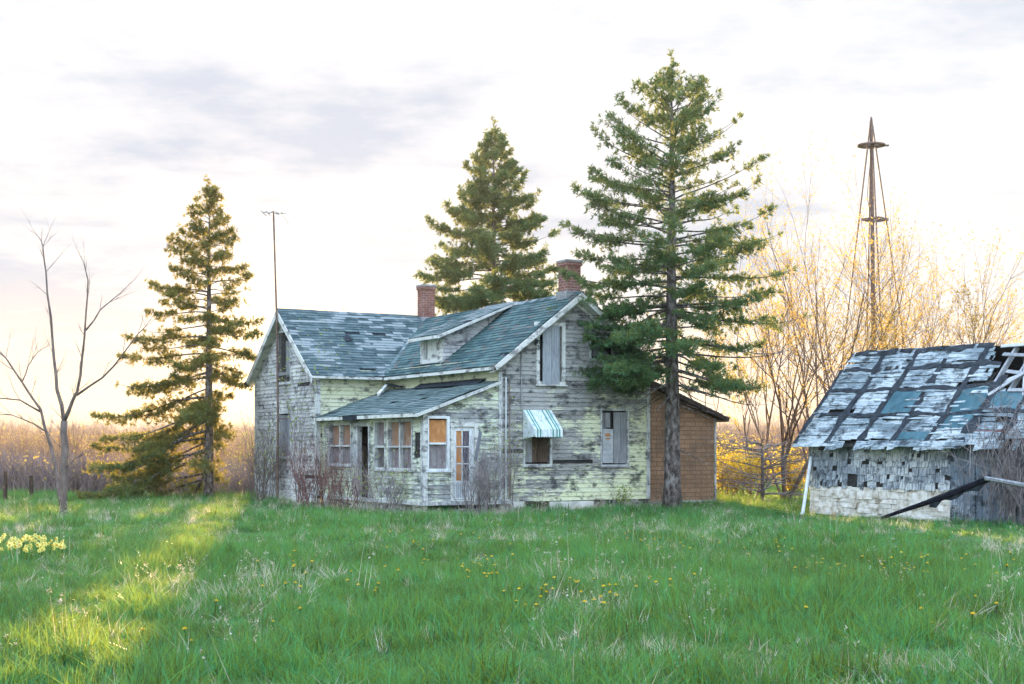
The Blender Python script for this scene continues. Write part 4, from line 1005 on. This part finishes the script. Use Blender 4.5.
def conifer(name, px, Y, H, prof, nb, label, mat, tr=.16, zlo=.9, dens=1.0, droop=.25, lift_tip=.25, ln=.11, wd=.022, K=5, az_fn=None, extra=(), seed=1, bare_below=0.0, clump=0.0, twl=.34, low=.92):
    global nr
    nr = np.random.default_rng(seed); rs = random.Random(seed)
    x0 = (px-HX)/FPX*Y; T = thing(name, (x0, Y, gz(x0, Y)), 0, label, 'conifer', 'spruces around the house')
    mb = MB(); pts = []; rad = []
    for i in range(15):
        f = i/14; pts.append((.05*noise.noise(Vector((f*3, seed, 0))), .05*noise.noise(Vector((f*3, seed, 7))), -.15+H*f*.985)); rad.append(max(.012, tr*(1-f)**.85*(1.25 if i == 0 else 1.0)))
    mb.tube(pts, rad, 12); mb.build('trunk', M['bark'], T, smooth=True)
    br = MB(); PP = []; DD = []
    def branch(h, az, L, e0, foliage=True, r0=None, droop_=None):
        dr_ = droop if droop_ is None else droop_
        f = h/H; n = 8; p = Vector((0, 0, h)); hd = Vector((math.cos(az), math.sin(az), 0)); pt = [p]; el = e0
        for i in range(n):
            t = (i+1)/n; e = e0-dr_*math.sin(t*2.6)*1.4+lift_tip*max(0, t-.55)*2.2+rs.uniform(-.06, .06); az2 = az+.12*noise.noise(Vector((h*3, t*3, seed)))*3
            hd = Vector((math.cos(az2), math.sin(az2), 0)); p = p+(hd*math.cos(e)+UP*math.sin(e))*(L/n); pt.append(p)
        r0 = r0 or max(.008, .008+.0085*L); br.tube(pt, [r0*(1-.85*i/n) for i in range(n+1)], 4, cap=False)
        if not foliage: return pt
        step = .125
        m = max(2, int(L/step))
        for j in range(1, m+1):
            t = j/m
            if t < .22+.12*rs.random(): continue
            if clump and noise.noise(Vector((h*2.3+az*2, t*L*1.5, seed*3.1))) < clump-.45: continue
            k = t*n; i = min(int(k), n-1); q = pt[i].lerp(pt[i+1], k-i); d = (pt[i+1]-pt[i]).normalized(); side = d.cross(UP).normalized()
            for sg in (-1, 1):
                if rs.random() > dens: continue
                tl = (twl*L*(1.12-t)+.13)*rs.uniform(.6, 1.2); tl = min(tl, 1.05)
                td = (d*rs.uniform(.45, .95)+side*sg*rs.uniform(.5, .95)+UP*rs.uniform(-.45, .42)).normalized()
                ns = max(2, int(tl/.075))
                for s_ in range(ns+1):
                    a = s_/ns; pp = q+td*(tl*a)+UP*(-.10*tl*a*a); PP.append(pp); DD.append(td)
            PP.append(q); DD.append(d)
        for _ in range(3): PP.append(pt[-1]); DD.append((pt[-1]-pt[-2]).normalized())
        return pt
    for i in range(nb):
        f = (i+.5)/nb; h = zlo+(H*.975-zlo)*(f**low)+rs.uniform(-.1, .1); az = i*2.399+rs.uniform(-.5, .5)
        L = prof(h, az)*rs.uniform(.72, 1.12)
        if L < .12: L = .12
        if h > .90*H: L = min(L, max(.10, (H*1.0-h)*.55))
        e0 = .75-1.0*min(1, (H-h)/(.75*H))+rs.uniform(-.12, .12)
        branch(h, az, L, e0, h > bare_below)
    for (h, az, L, e0, fol, dp) in extra: branch(h, az, L, e0, fol, None, dp)
    # leader
    for s_ in range(24): PP.append(Vector((0, 0, H*.91+s_*H*.0046))); DD.append(Vector((0, 0, 1)))
    br.build('branches', M['bark'], T)
    P = np.array([tuple(p) for p in PP]); D = np.array([tuple(d) for d in DD])
    P = P+nr.normal(0, .04, P.shape); print('PTS', name, len(P)); V, F, rn = needles(P, D, K, ln, wd, 1.3)
    fastmesh('crown', V, F, mat, T, rnd=rn)
    print(name, len(F))
    return T

def interp(tab):
    xs = [a for a, b in tab]; ys = [b for a, b in tab]
    return lambda h: float(np.interp(h, xs, ys))
# big spruce in front of the right gable
pb = interp([(2.6, 1.5), (3.6, 2.3), (4.6, 2.9), (5.6, 3.3), (7.2, 3.0), (8.4, 2.5), (9.6, 2.0), (10.8, 1.3), (11.6, .85), (12.3, .3)])
conifer('spruce_tree', 672, 39.4, 12.2, lambda h, az: pb(h)*(1.0-.02*math.cos(az)), 160, 'tallest spruce, standing close to the right front corner of the house', M['needle'], tr=.25, zlo=3.0, dens=.86, droop=.10, lift_tip=.30, ln=.125, wd=.025, K=11, seed=3, clump=.40, bare_below=3.5, twl=.26,
        extra=[(5.0, R(215), 2.9, -.05, True, .1), (5.5, R(185), 3.2, 0, True, .12), (6.0, R(200), 3.2, .1, True, .1), (4.4, R(205), 2.3, -.15, True, .1), (4.2, R(190), 2.5, -.1, True, .15), (4.0, R(225), 2.1, -.2, True, .15), (4.6, R(175), 2.4, 0, True, .1), (3.8, R(200), 1.9, -.1, True, .1), (4.9, R(240), 2.0, .0, True, .1),
               (3.3, R(185), .9, .15, False, .1), (2.6, R(10), .55, .2, False, 0), (2.2, R(-40), .45, .1, False, 0), (1.9, R(200), .3, .1, False, 0), (2.9, R(-20), 1.7, -.2, False, .2), (3.4, R(15), 2.9, -.1, False, .15), (4.2, R(-10), 3.2, .05, False, .1), (1.5, R(5), .5, -.1, False, 0), (4.6, R(8), 3.4, .0, False, .15), (1.7, R(-15), 1.5, -.25, False, .2), (5.2, R(-5), 3.6, .02, True, .1)])
# left spruce, one-sided towards the left and the ground
pl_ = interp([(.3, 1.4), (.8, 4.2), (1.6, 3.8), (3.0, 3.1), (4.6, 2.4), (6.0, 1.7), (7.4, 1.35), (8.6, .9), (9.6, .5), (10.3, .15)])
def plf(h, az):
    c = math.cos(az); k = max(0, 1-h/5.5)
    return pl_(h)*(1-.12*c if h > 5.5 else (1+.30*k*max(0, -c)-.12*c)*(1 if c < .15 else max(.10, min(1, .10+(h-3.2)/1.6))))
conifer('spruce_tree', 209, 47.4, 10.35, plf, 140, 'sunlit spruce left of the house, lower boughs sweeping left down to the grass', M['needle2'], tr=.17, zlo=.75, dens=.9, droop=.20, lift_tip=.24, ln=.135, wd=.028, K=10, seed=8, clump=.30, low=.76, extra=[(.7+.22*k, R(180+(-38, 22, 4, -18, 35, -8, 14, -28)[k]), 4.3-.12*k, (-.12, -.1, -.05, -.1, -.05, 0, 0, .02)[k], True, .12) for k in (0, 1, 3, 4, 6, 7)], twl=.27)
pm_ = interp([(3, 4.4), (6.5, 4.3), (8.0, 3.7), (9.5, 2.7), (11.0, 1.9), (12.5, 1.3), (13.7, .7), (14.6, .2)])
conifer('spruce_tree', 494, 58.0, 14.6, lambda h, az: pm_(h), 185, 'dense dark spruce rising behind the house roof between the two chimneys', M['needle'], tr=.22, zlo=3.4, dens=.95, droop=.22, lift_tip=.34, ln=.17, wd=.040, K=8, seed=5, twl=.27, clump=.3)

# ------------------------------------------------------------------ bare trees and shrubs
def grow(mb, p, d, L, r, depth, rs, spread=.6, up=.12, n=5, leaves=None, ratio=.68, sides=5, kids=(2, 4), mi=0, wig=.14):
    pts = [p]; q = p; dd = d.normalized(); m = n if depth > 0 else 3
    for i in range(m):
        dd = (dd+Vector((rs.uniform(-wig, wig), rs.uniform(-wig, wig), rs.uniform(-wig*.6, wig*.6)+up*.4))).normalized(); q = q+dd*(L/m); pts.append(q)
    tip = r*(.5 if depth > 0 else .25)
    mb.tube(pts, [r+(tip-r)*i/m for i in range(m+1)], max(3, sides), mi, cap=False, rnd=rs.random())
    if depth <= 0:
        if leaves is not None:
            for k in range(1, m+1): leaves.append((pts[k], dd))
        return
    for k in range(rs.randint(*kids)):
        t = rs.uniform(.35, 1.0); i = min(int(t*m), m-1); b = pts[i].lerp(pts[i+1], t*m-i); base = (pts[i+1]-pts[i]).normalized()
        ax = Vector((rs.uniform(-1, 1), rs.uniform(-1, 1), rs.uniform(-1, 1))).normalized()
        nd = (base+ax*spread+UP*up).normalized()
        grow(mb, b, nd, L*ratio*rs.uniform(.7, 1.15), (r+(tip-r)*t)*.72, depth-1, rs, spread, up, max(3, n-1), leaves, ratio, sides-1, kids, mi, wig)
    if rs.random() < .8: grow(mb, pts[-1], dd, L*ratio, tip, depth-1, rs, spread, up, max(3, n-1), leaves, ratio, sides-1, kids, mi, wig)
def leafmesh(leaves, per, size, mat, parent, rs, name='foliage', keep=1.0):
    P = np.array([tuple(p) for p, d in leaves for _ in range(per) if rs.random() < keep])
    if not len(P): return
    P = P+nr.normal(0, size*.45, P.shape); n = len(P); a = nr.normal(0, 1, (n, 3)); a /= np.linalg.norm(a, axis=1)[:, None]; b = np.cross(a, nr.normal(0, 1, (n, 3))); b /= np.linalg.norm(b, axis=1)[:, None]
    s = size*nr.uniform(.5, 1.2, n)[:, None]
    V = np.stack([P, P+a*s*.5+b*s*.3, P+a*s, P+a*s*.5-b*s*.3], 1).reshape(-1, 3)
    fastmesh(name, V, np.arange(4*n).reshape(n, 4), mat, parent, rnd=nr.random(n))

# bare tree at the far left, limbs traced from the photograph and given depth
def bare_left():
    Y = 35.3; b = W(63, 519, Y); b.z = gz(b.x, Y); rs = random.Random(4)
    T = thing('bare_tree', b, 0, 'leafless young tree with forked trunks at the far left edge', 'tree')
    limbs = [([(64, 521, 0), (64, 480, 0), (65, 447, 0), (64, 421, 0)], .115, .085),
             ([(64, 421, 0), (57, 390, .1), (54, 359, .2), (51, 318, .3), (46, 272, .35), (43, 247, .4), (38, 236, .4)], .065, .008),
             ([(64, 421, 0), (71, 405, -.1), (77, 392, -.2), (82, 359, -.3), (86, 313, -.35), (88, 280, -.4), (84, 262, -.4)], .07, .008),
             ([(77, 395, -.2), (102, 378, -.4), (123, 354, -.7), (138, 334, -.9), (150, 320, -1.0)], .04, .006),
             ([(86, 330, -.3), (100, 310, 0), (118, 295, .3), (134, 280, .5)], .03, .005),
             ([(62, 505, 0), (58, 480, .3), (51, 446, .5), (41, 410, .7), (22, 382, .9), (6, 358, 1.1), (-12, 345, 1.2)], .075, .014),
             ([(41, 412, .7), (20, 400, .5), (-2, 398, .3), (-15, 402, .2)], .035, .008), ([(47, 432, .6), (34, 424, -.1), (12, 415, -.6), (-10, 414, -.9)], .03, .006),
             ([(22, 382, .9), (28, 366, 1.0), (38, 352, 1.2), (50, 345, 1.3)], .022, .004),
             ([(64, 470, 0), (76, 458, -.2), (88, 452, -.4), (104, 455, -.5)], .022, .004), ([(65, 450, 0), (50, 436, .3), (45, 430, .5)], .02, .004)]
    mb = MB(); tw = []
    for pts, r0, r1 in limbs:
        P = [W(x, y, Y+d)-b for x, y, d in pts]; n = len(P)
        # smooth by midpoints with small kinks
        Q = []
        for i in range(n-1):
            Q.append(P[i]); Q.append(P[i].lerp(P[i+1], .5)+Vector((rs.uniform(-.03, .03), rs.uniform(-.03, .03), 0)))
        Q.append(P[-1]); m = len(Q); R_ = [r0*.82+(r1-r0*.82)*(i/(m-1))**.8 for i in range(m)]
        mb.tube(Q, R_, 7)
        for i in range(2 if r0 < .09 else 5, m): tw.append((Q[i], (Q[i]-Q[i-1]).normalized(), R_[i]))
    mb.build('trunk', M['bark_tan'], T, smooth=True)
    mb = MB(); lv = []
    for p, d, r in tw:
        for _ in range(2):
            if rs.random() < .7:
                nd = (d+Vector((rs.uniform(-1, 1), rs.uniform(-1, 1), rs.uniform(-.3, .7)))*.9).normalized()
                grow(mb, p, nd, rs.uniform(.2, .65), min(.009, r*.6), 1, rs, .6, .1, 4, lv, .6, 4, (1, 3))
    mb.build('twigs', M['bark_tan'], T)
bare_left()

def budding(px, Y, top, lean, seed, label, stems=4, fan=.55):
    x = (px-HX)/FPX*Y; T = thing('budding_tree', (x, Y, gz(x, Y)), 0, label, 'tree', 'budding trees behind the shed'); rs = random.Random(seed); mb = MB(); lv = []
    H = EYE+(HY-top)/FPX*Y
    for k in range(stems):
        a = 2*math.pi*k/stems+rs.uniform(-.4, .4); d = Vector((math.cos(a)*fan*rs.uniform(.35, 1.25)+lean, math.sin(a)*fan*.9, 1.0))
        grow(mb, Vector((rs.uniform(-.15, .15), rs.uniform(-.15, .15), -.1)), d, H*.50*rs.uniform(.85, 1.1), (.04+.0035*H)*rs.uniform(.6, 1.1), 4, rs, .74, .13, 6, lv, .66, 6, (2, 4), wig=.15)
    mb.build('trunk', M['bark_gold'], T)
    hi = [l for l in lv if l[0].z > H*.25 and rs.random() < .9]
    leafmesh(hi, 4, .066, M['bud'], T, rs, keep=.9)
    return T
budding(783, 45.5, 240, .0, 21, 'many-stemmed budding tree left of the windmill, just left of the shed', 5, .55)
budding(835, 48.5, 225, .05, 22, 'budding tree behind the left end of the shed roof', 4, .5)
budding(893, 49.5, 235, .05, 27, 'budding tree around the right leg of the windmill tower', 4, .55)
budding(925, 46.0, 275, .35, 24, 'budding tree leaning right behind the shed ridge', 3, .35)
budding(752, 50.0, 290, -.05, 25, 'slender budding tree behind the annex end of the house', 3, .45)

def shrub(name, px, Y, H, wd, n, label, mats, seed, depth=2, leaf=None, keep=.3, cat='shrub', lsize=.06, r=.012, up=.2, spread=.6, base=None):
    x = (px-HX)/FPX*Y; T = thing(name, base or (x, Y, gz(x, Y)), 0, label, cat, {'shrub': 'bare shrubs along the house walls', 'yellow_bush': 'yellow bushes between house and shed'}.get(name)); rs = random.Random(seed); mb = MB(); lv = []
    for k in range(n):
        a = rs.uniform(0, 6.283); q = wd*math.sqrt(rs.random()); p = Vector((q*math.cos(a)*.6, q*math.sin(a)*.35, -.05)); d = Vector((math.cos(a)*wd/H*.9*rs.random(), math.sin(a)*wd/H*.5*rs.random(), 1))
        grow(mb, p, d, H*rs.uniform(.35, .75), r*rs.uniform(.6, 1.25), depth, rs, spread*1.35, up, 6, lv, .62, 4, (3, 5), wig=.2)
    mb.build('stems', mats, T)
    if leaf: leafmesh(lv, 3, lsize, leaf, T, rs, keep=keep)
    return T
def hpx(u, v): p = hw(u, v, 0); return (HX+FPX*p.x/p.y, p.y, (p.x, p.y, gz(p.x, p.y)))
a = hpx(-3.0, 9.6); shrub('shrub', a[0], a[1], 2.3, .6, 30, 'tall bare shrub with first green leaves against the left gable wall', M['bark_tan'], 31, 2, M['budgreen'], .10, base=a[2])
a = hpx(-2.75, 7.1); shrub('sapling', a[0], a[1], 4.3, .25, 5, 'slim sapling with bright green leaves at the corner where wing meets porch', M['twig_grey'], 32, 2, M['budgreen'], .35, cat='sapling', base=a[2], up=.5, spread=.35, lsize=.08)
a = hpx(-2.85, 5.6); shrub('shrub', a[0], a[1], 1.9, .75, 46, 'reddish brown leafless shrub in front of the far porch windows', M['twig_red'], 33, 2, base=a[2], r=.010)
a = hpx(-2.8, 3.4); shrub('shrub', a[0], a[1], 1.6, .7, 34, 'low red-stemmed shrub beside the dark open porch doorway', M['twig_red'], 34, 2, base=a[2], r=.009)
a = hpx(-2.75, 1.2); shrub('shrub', a[0], a[1], 1.6, .8, 30, 'thin leafless shrub under the porch window beside the corner post', M['twig_grey'], 35, 2, M['budgreen'], .05, base=a[2], r=.009)
a = hpx(-1.0, -.75); shrub('shrub', a[0], a[1], 1.85, .7, 40, 'pale tangled shrub growing before the white porch door', M['twig_grey'], 36, 2, None, base=a[2], r=.012)
a = hpx(.15, -.45); shrub('shrub', a[0], a[1], 2.3, .35, 9, 'spindly vine climbing the front corner of the gable wall', M['twig_grey'], 37, 2, M['budgreen'], .14, base=a[2], r=.009, up=.3)
a = hpx(3.75, -.35); shrub('weed', a[0], a[1], .75, .22, 7, 'small green weed against the foundation below the right window', M['twig_grey'], 38, 1, M['budgreen'], .8, cat='weed', base=a[2], r=.006)
# dead vine mass on the shed
def vines():
    v0 = -6.0; T = thing('dead_vine', (BX+6.0*math.sin(TB), BY-6.0*math.cos(TB), 0), TB, 'thick curtain of dead grey vines hanging on the shed plank wall', 'vine'); rs = random.Random(40); mb = MB()
    for k in range(230):
        y = rs.gauss(-.55, .75); z_ = rs.uniform(.9, 2.5); p = Vector((-.15-rs.random()*.35, y, z_)); grow(mb, p, Vector((rs.uniform(-.3, .1), rs.uniform(-.5, .5), rs.choice((-1, -1, .5)))), rs.uniform(.5, 1.1), .008, 1, rs, .7, -.18, 5, None, .6, 4, (2, 4), wig=.25)
    for k in range(30):
        y = rs.gauss(-.6, .5); grow(mb, Vector((-.3, y, -.05)), Vector((rs.uniform(-.1, .1), rs.uniform(-.2, .2), 1)), 1.2, .013, 2, rs, .5, .1, 5, None, .6, 4, (2, 3), wig=.2)
    mb.build('stems', M['twig_grey'], T)
vines()
# hawthorn-like grey bush between house and shed
def thorn():
    Y = 44.0; x = (762-HX)/FPX*Y; T = thing('thorn_bush', (x, Y, 0), 0, 'leafless spreading bush with level grey branches between house and shed', 'bush'); rs = random.Random(44); mb = MB()
    for k in range(52):
        a = rs.uniform(0, 6.283); h = rs.uniform(.3, 2.3); grow(mb, Vector((0, 0, h*.8)), Vector((math.cos(a), math.sin(a), rs.uniform(.0, .35))), rs.uniform(.8, 1.5), .020, 2, rs, .55, .02, 5, None, .6, 4, (2, 4), wig=.16)
    mb.tube([(0, 0, -.1), (.03, 0, .8), (0, .03, 1.8)], [.07, .055, .03], 7); mb.build('stems', M['twig_grey'], T)
thorn()
for px, Y, H, n, s_, lab in ((735, 47, 1.5, 26, 51, 'yellow flowering bush just right of the brick-pattern annex'), (722, 50, 1.9, 22, 52, 'taller yellow-leaved bush behind the annex corner'), (799, 48, 1.5, 24, 53, 'yellow flowering bush close to the leaning pole')):
    shrub('yellow_bush', px, Y, H, .8, n, lab, M['bark_gold'], s_, 2, M['yellowleaf'], .55, cat='bush', lsize=.10)
def fence_post(px, Y, h, lab):
    x = (px-HX)/FPX*Y; mb = MB(); rs = random.Random(int(px)); mb.tube([(0, 0, -.1), (rs.uniform(-.03, .03), 0, h*.5), (rs.uniform(-.05, .05), 0, h)], [.07, .065, .055], 8); o = mb.build('fence_post', M['darkwood'], None); o.location = (x, Y, 0); tag(o, lab, 'fence post', 'old fence posts at the left')
fence_post(5, 46.5, .95, 'leftmost weathered fence post before the thicket'); fence_post(32, 47.5, .8, 'weathered fence post nearest the bare tree, darker and shorter')
mb = MB(); a_, b_ = W(752, 505, 41.5), W(806, 507, 40.0); mb.tube([Vector((0, 0, a_.z)), (b_-a_)*.5+Vector((0, 0, a_.z+.03)), Vector((b_.x-a_.x, b_.y-a_.y, b_.z))], [.02, .03, .025], 5)
o = mb.build('dead_branch', M['bark_tan'], None); o.location = (a_.x, a_.y, 0); tag(o, 'long dead branch lying level between the annex and the shed', 'branch')

# ------------------------------------------------------------------ thickets and far woods (one mass)
def brush_template(H, n, seed, mats, leafm=True, keep=.3, r=.012):
    rs = random.Random(seed); mb = MB(); lv = []
    for k in range(n):
        a = rs.uniform(0, 6.283); q = .8*math.sqrt(rs.random()); grow(mb, Vector((q*math.cos(a), q*math.sin(a), -.05)), Vector((rs.uniform(-.4, .4), rs.uniform(-.4, .4), 1)), H*.55*rs.uniform(.7, 1.1), r, 2, rs, .6, .12, 4, lv, .55, 3, (2, 4))
    V = np.array(mb.v); F = []; MI = []; RN = []
    for f, rv in zip(mb.f, mb.r):
        F.append(f if len(f) == 4 else (f[0], f[1], f[2], f[2])); MI.append(0); RN.append(rv)
    F = [f for f in F if len(set(f)) == 4]; MI = MI[:len(F)]; RN = RN[:len(F)]
    V = list(map(tuple, V))
    if leafm:
        for p, d in lv:
            if rs.random() < keep:
                b = len(V); s_ = .07; e = Vector((rs.uniform(-1, 1), rs.uniform(-1, 1), rs.uniform(-1, 1)))*s_; g_ = Vector((rs.uniform(-1, 1), rs.uniform(-1, 1), rs.uniform(-1, 1)))*s_*.5
                V += [tuple(p), tuple(p+e*.5+g_), tuple(p+e), tuple(p+e*.5-g_)]; F.append((b, b+1, b+2, b+3)); MI.append(1); RN.append(rs.random())
    return np.array(V), np.array(F), np.array(MI), np.array(RN)
M['brush'] = m_noise('thicket twigs', [(.3, (.20, .11, .08)), (.7, (.46, .28, .20))], .8, .9, .1, rn=.5)
M['brush_mauve'] = m_noise('mauve thicket twigs', [(.3, (.13, .095, .10)), (.7, (.36, .27, .26))], .8, .9, .1, rn=.5)
M['brush_leaf'] = m_leaf('thicket leaves', (.20, .16, .04), (.42, .32, .07), (.8, .55, .12), .5)
c_near = templates('thicket', [brush_template(1.5, 34, s_, None, True, .03) for s_ in (61, 62, 63)], [M['brush_mauve'], M['brush_leaf']])
n = 460; X = nr.uniform(-27, -8.5, n); Y = nr.uniform(51, 62, n); X = np.where((X > -16) & (Y < 53), X, X)
P = np.stack([X, Y, np.zeros(n)], 1)
hn_ = np.array([noise.noise(Vector((a*.35, b*.2, 77))) for a, b in zip(X, Y)]); scatter('thicket', c_near, P, nr.uniform(.45, 1.1, n)*(1+.8*hn_), nr.integers(0, 3, n), 'mauve-brown leafless thicket along the left edge of the yard', 'thicket', .1)
c_far = templates('far_thicket', [brush_template(3.0, 34, s_, None, True, .16, .016) for s_ in (71, 72, 73)], [M['brush'], M['brush_leaf']])
n = 1500; X = nr.uniform(-1, 1, n); Y = nr.uniform(72, 150, n); X = X*Y*.42
k = ~((X > -4) & (X < 6)); P = np.stack([X, Y, np.zeros(n)], 1)
hn_ = np.array([noise.noise(Vector((a*.09, b*.06, 70))) for a, b in zip(X, Y)]); sc_ = nr.uniform(.5, 1.1, n)*np.where(Y > 110, 1.05, .78)*(1+.75*hn_)
for k in range(60):   # a few taller saplings break the skyline of the brush
    j = nr.integers(0, n); sc_[j] *= nr.uniform(1.35, 1.9)
scatter('far_thicket', c_far, P, sc_, nr.integers(0, 3, n), 'golden brown brushwood stretching to the horizon behind the house', 'brushwood', .1)
c_wood = templates('far_wood', [brush_template(6.5, 40, s_, None, True, .25, .045) for s_ in (81, 82)], [M['brush'], M['brush_leaf']])
n = 900; X = nr.uniform(-1, 1, n); Y = nr.uniform(230, 330, n); X = X*Y*.5; P = np.stack([X, Y, np.zeros(n)], 1)
scatter('far_wood', c_wood, P, np.stack([nr.uniform(1.2, 2.0, n), nr.uniform(1.2, 2.0, n), nr.uniform(.5, 1.15, n)], 1), nr.integers(0, 2, n), 'hazy far-off line of trees along the horizon', 'wood', .05)

# ------------------------------------------------------------------ evening haze
def haze():
    m, N = newmat('evening haze')
    p = N.node('ShaderNodeVolumePrincipled', {'Color': (.95, .90, .84, 1), 'Density': .00020, 'Anisotropy': .5})
    N.l.new(p.outputs[0], N.node('ShaderNodeOutputMaterial').inputs['Volume'])
    mb = MB(); mb.box(-420, 420, -20, 420, -2.0, 17.0); o = mb.build('haze', m)
    tag(o, 'thin golden evening haze over the fields and distant brush', 'haze', kind='stuff')
haze()

# ------------------------------------------------------------------ flowers
M['petal'] = m_leaf('daffodil petals', (.85, .72, .10), (.88, .84, .30), (.9, .8, .2), .25)
M['trumpet'] = m_plain('daffodil trumpet', (.80, .50, .03), .5)
M['dand'] = m_leaf('dandelion yellow', (.70, .42, .01), (.85, .60, .02), (.9, .6, .03), .25)
def flower_protos():
    mb = MB(); mb.tube([(0, 0, 0), (.01, 0, .17), (.02, -.01, .31)], .005, 4, 2)
    for k in range(4): a = k*1.7; mb.face([(0, 0, 0), (.02*math.cos(a+1.5), .02*math.sin(a+1.5), .12), (.09*math.cos(a), .09*math.sin(a), .27), (.02*math.cos(a-1.5), .02*math.sin(a-1.5), .12)], 2, .5)
    c = Vector((.02, -.02, .31)); f = Vector((0, -.92, .25)).normalized(); x = Vector((1, 0, 0)); y = x.cross(f)
    for k in range(6): a = k*math.pi/3; d = x*math.cos(a)+y*math.sin(a); s_ = f.cross(d); mb.face([c, c+d*.028+s_*.016, c+d*.052, c+d*.028-s_*.016], 0, .5)
    mb.tube([c, c+f*.03], [.012, .018], 8, 1, cap=False)
    d1 = mb.build('daffodil', [M['petal'], M['trumpet'], M['grass']])
    mb = MB(); mb.tube([(0, 0, 0), (.005, 0, .19)], .004, 4, 1)
    for r_, zz in ((.024, .196), (.017, .203), (.009, .208)):
        for k in range(8): a = k*math.pi/4+r_*100; mb.face([(0, 0, zz-.008), (r_*math.cos(a-.3), r_*math.sin(a-.3), zz), (r_*1.1*math.cos(a), r_*1.1*math.sin(a), zz+.002), (r_*math.cos(a+.3), r_*math.sin(a+.3), zz)], 0, rng.random())
    d2 = mb.build('dandelion', [M['dand'], M['grass']])
    return d1, d2
daf, dan = flower_protos()
rs = random.Random(90)
def put(o, first, x, y, s_, rz, lab, cat, grp, tilt=.15):
    c = o if first else o.copy()
    if not first: col.objects.link(c)
    c.location = (x, y, gz(x, y)); c.scale = (s_,)*3; c.rotation_euler = (rs.uniform(-tilt, tilt), rs.uniform(-tilt, tilt), rz); tag(c, lab, cat, grp)
for i in range(95):
    px = rs.uniform(-12, 62); py = rs.uniform(549, 563) if px < 45 else rs.uniform(553, 560); Yd = 1.7*FPX/(py-HY+2); x = (px-HX)/FPX*Yd
    put(daf, i == 0, x, Yd, rs.uniform(.65, .95), rs.uniform(-.9, .9), 'pale yellow daffodil in the clump at the left edge of the lawn', 'daffodil', 'daffodils in the clump at the left')
zones = [(460, 500, 555, 575, 16), (500, 620, 578, 605, 22), (620, 720, 530, 545, 26), (790, 860, 555, 572, 26), (850, 930, 550, 568, 24), (380, 520, 530, 560, 20), (740, 800, 535, 560, 12), (560, 700, 575, 592, 14), (900, 1015, 550, 580, 14), (240, 330, 545, 590, 14), (340, 400, 560, 590, 8), (100, 340, 600, 640, 6), (800, 1000, 590, 630, 6)]
i = 0
for x0, x1, y0, y1, n in zones:
    for _ in range(n):
        px, py = rs.uniform(x0, x1), rs.uniform(y0, y1); Yd = 1.52*FPX/(py-HY); x = (px-HX)/FPX*Yd
        if inside_house(x, Yd) or inside_barn(x, Yd): continue
        put(dan, i == 0, x, Yd, rs.uniform(.7, 1.05), rs.uniform(0, 6), 'small yellow dandelion flower scattered in the meadow grass', 'dandelion', 'dandelions in the meadow'); i += 1
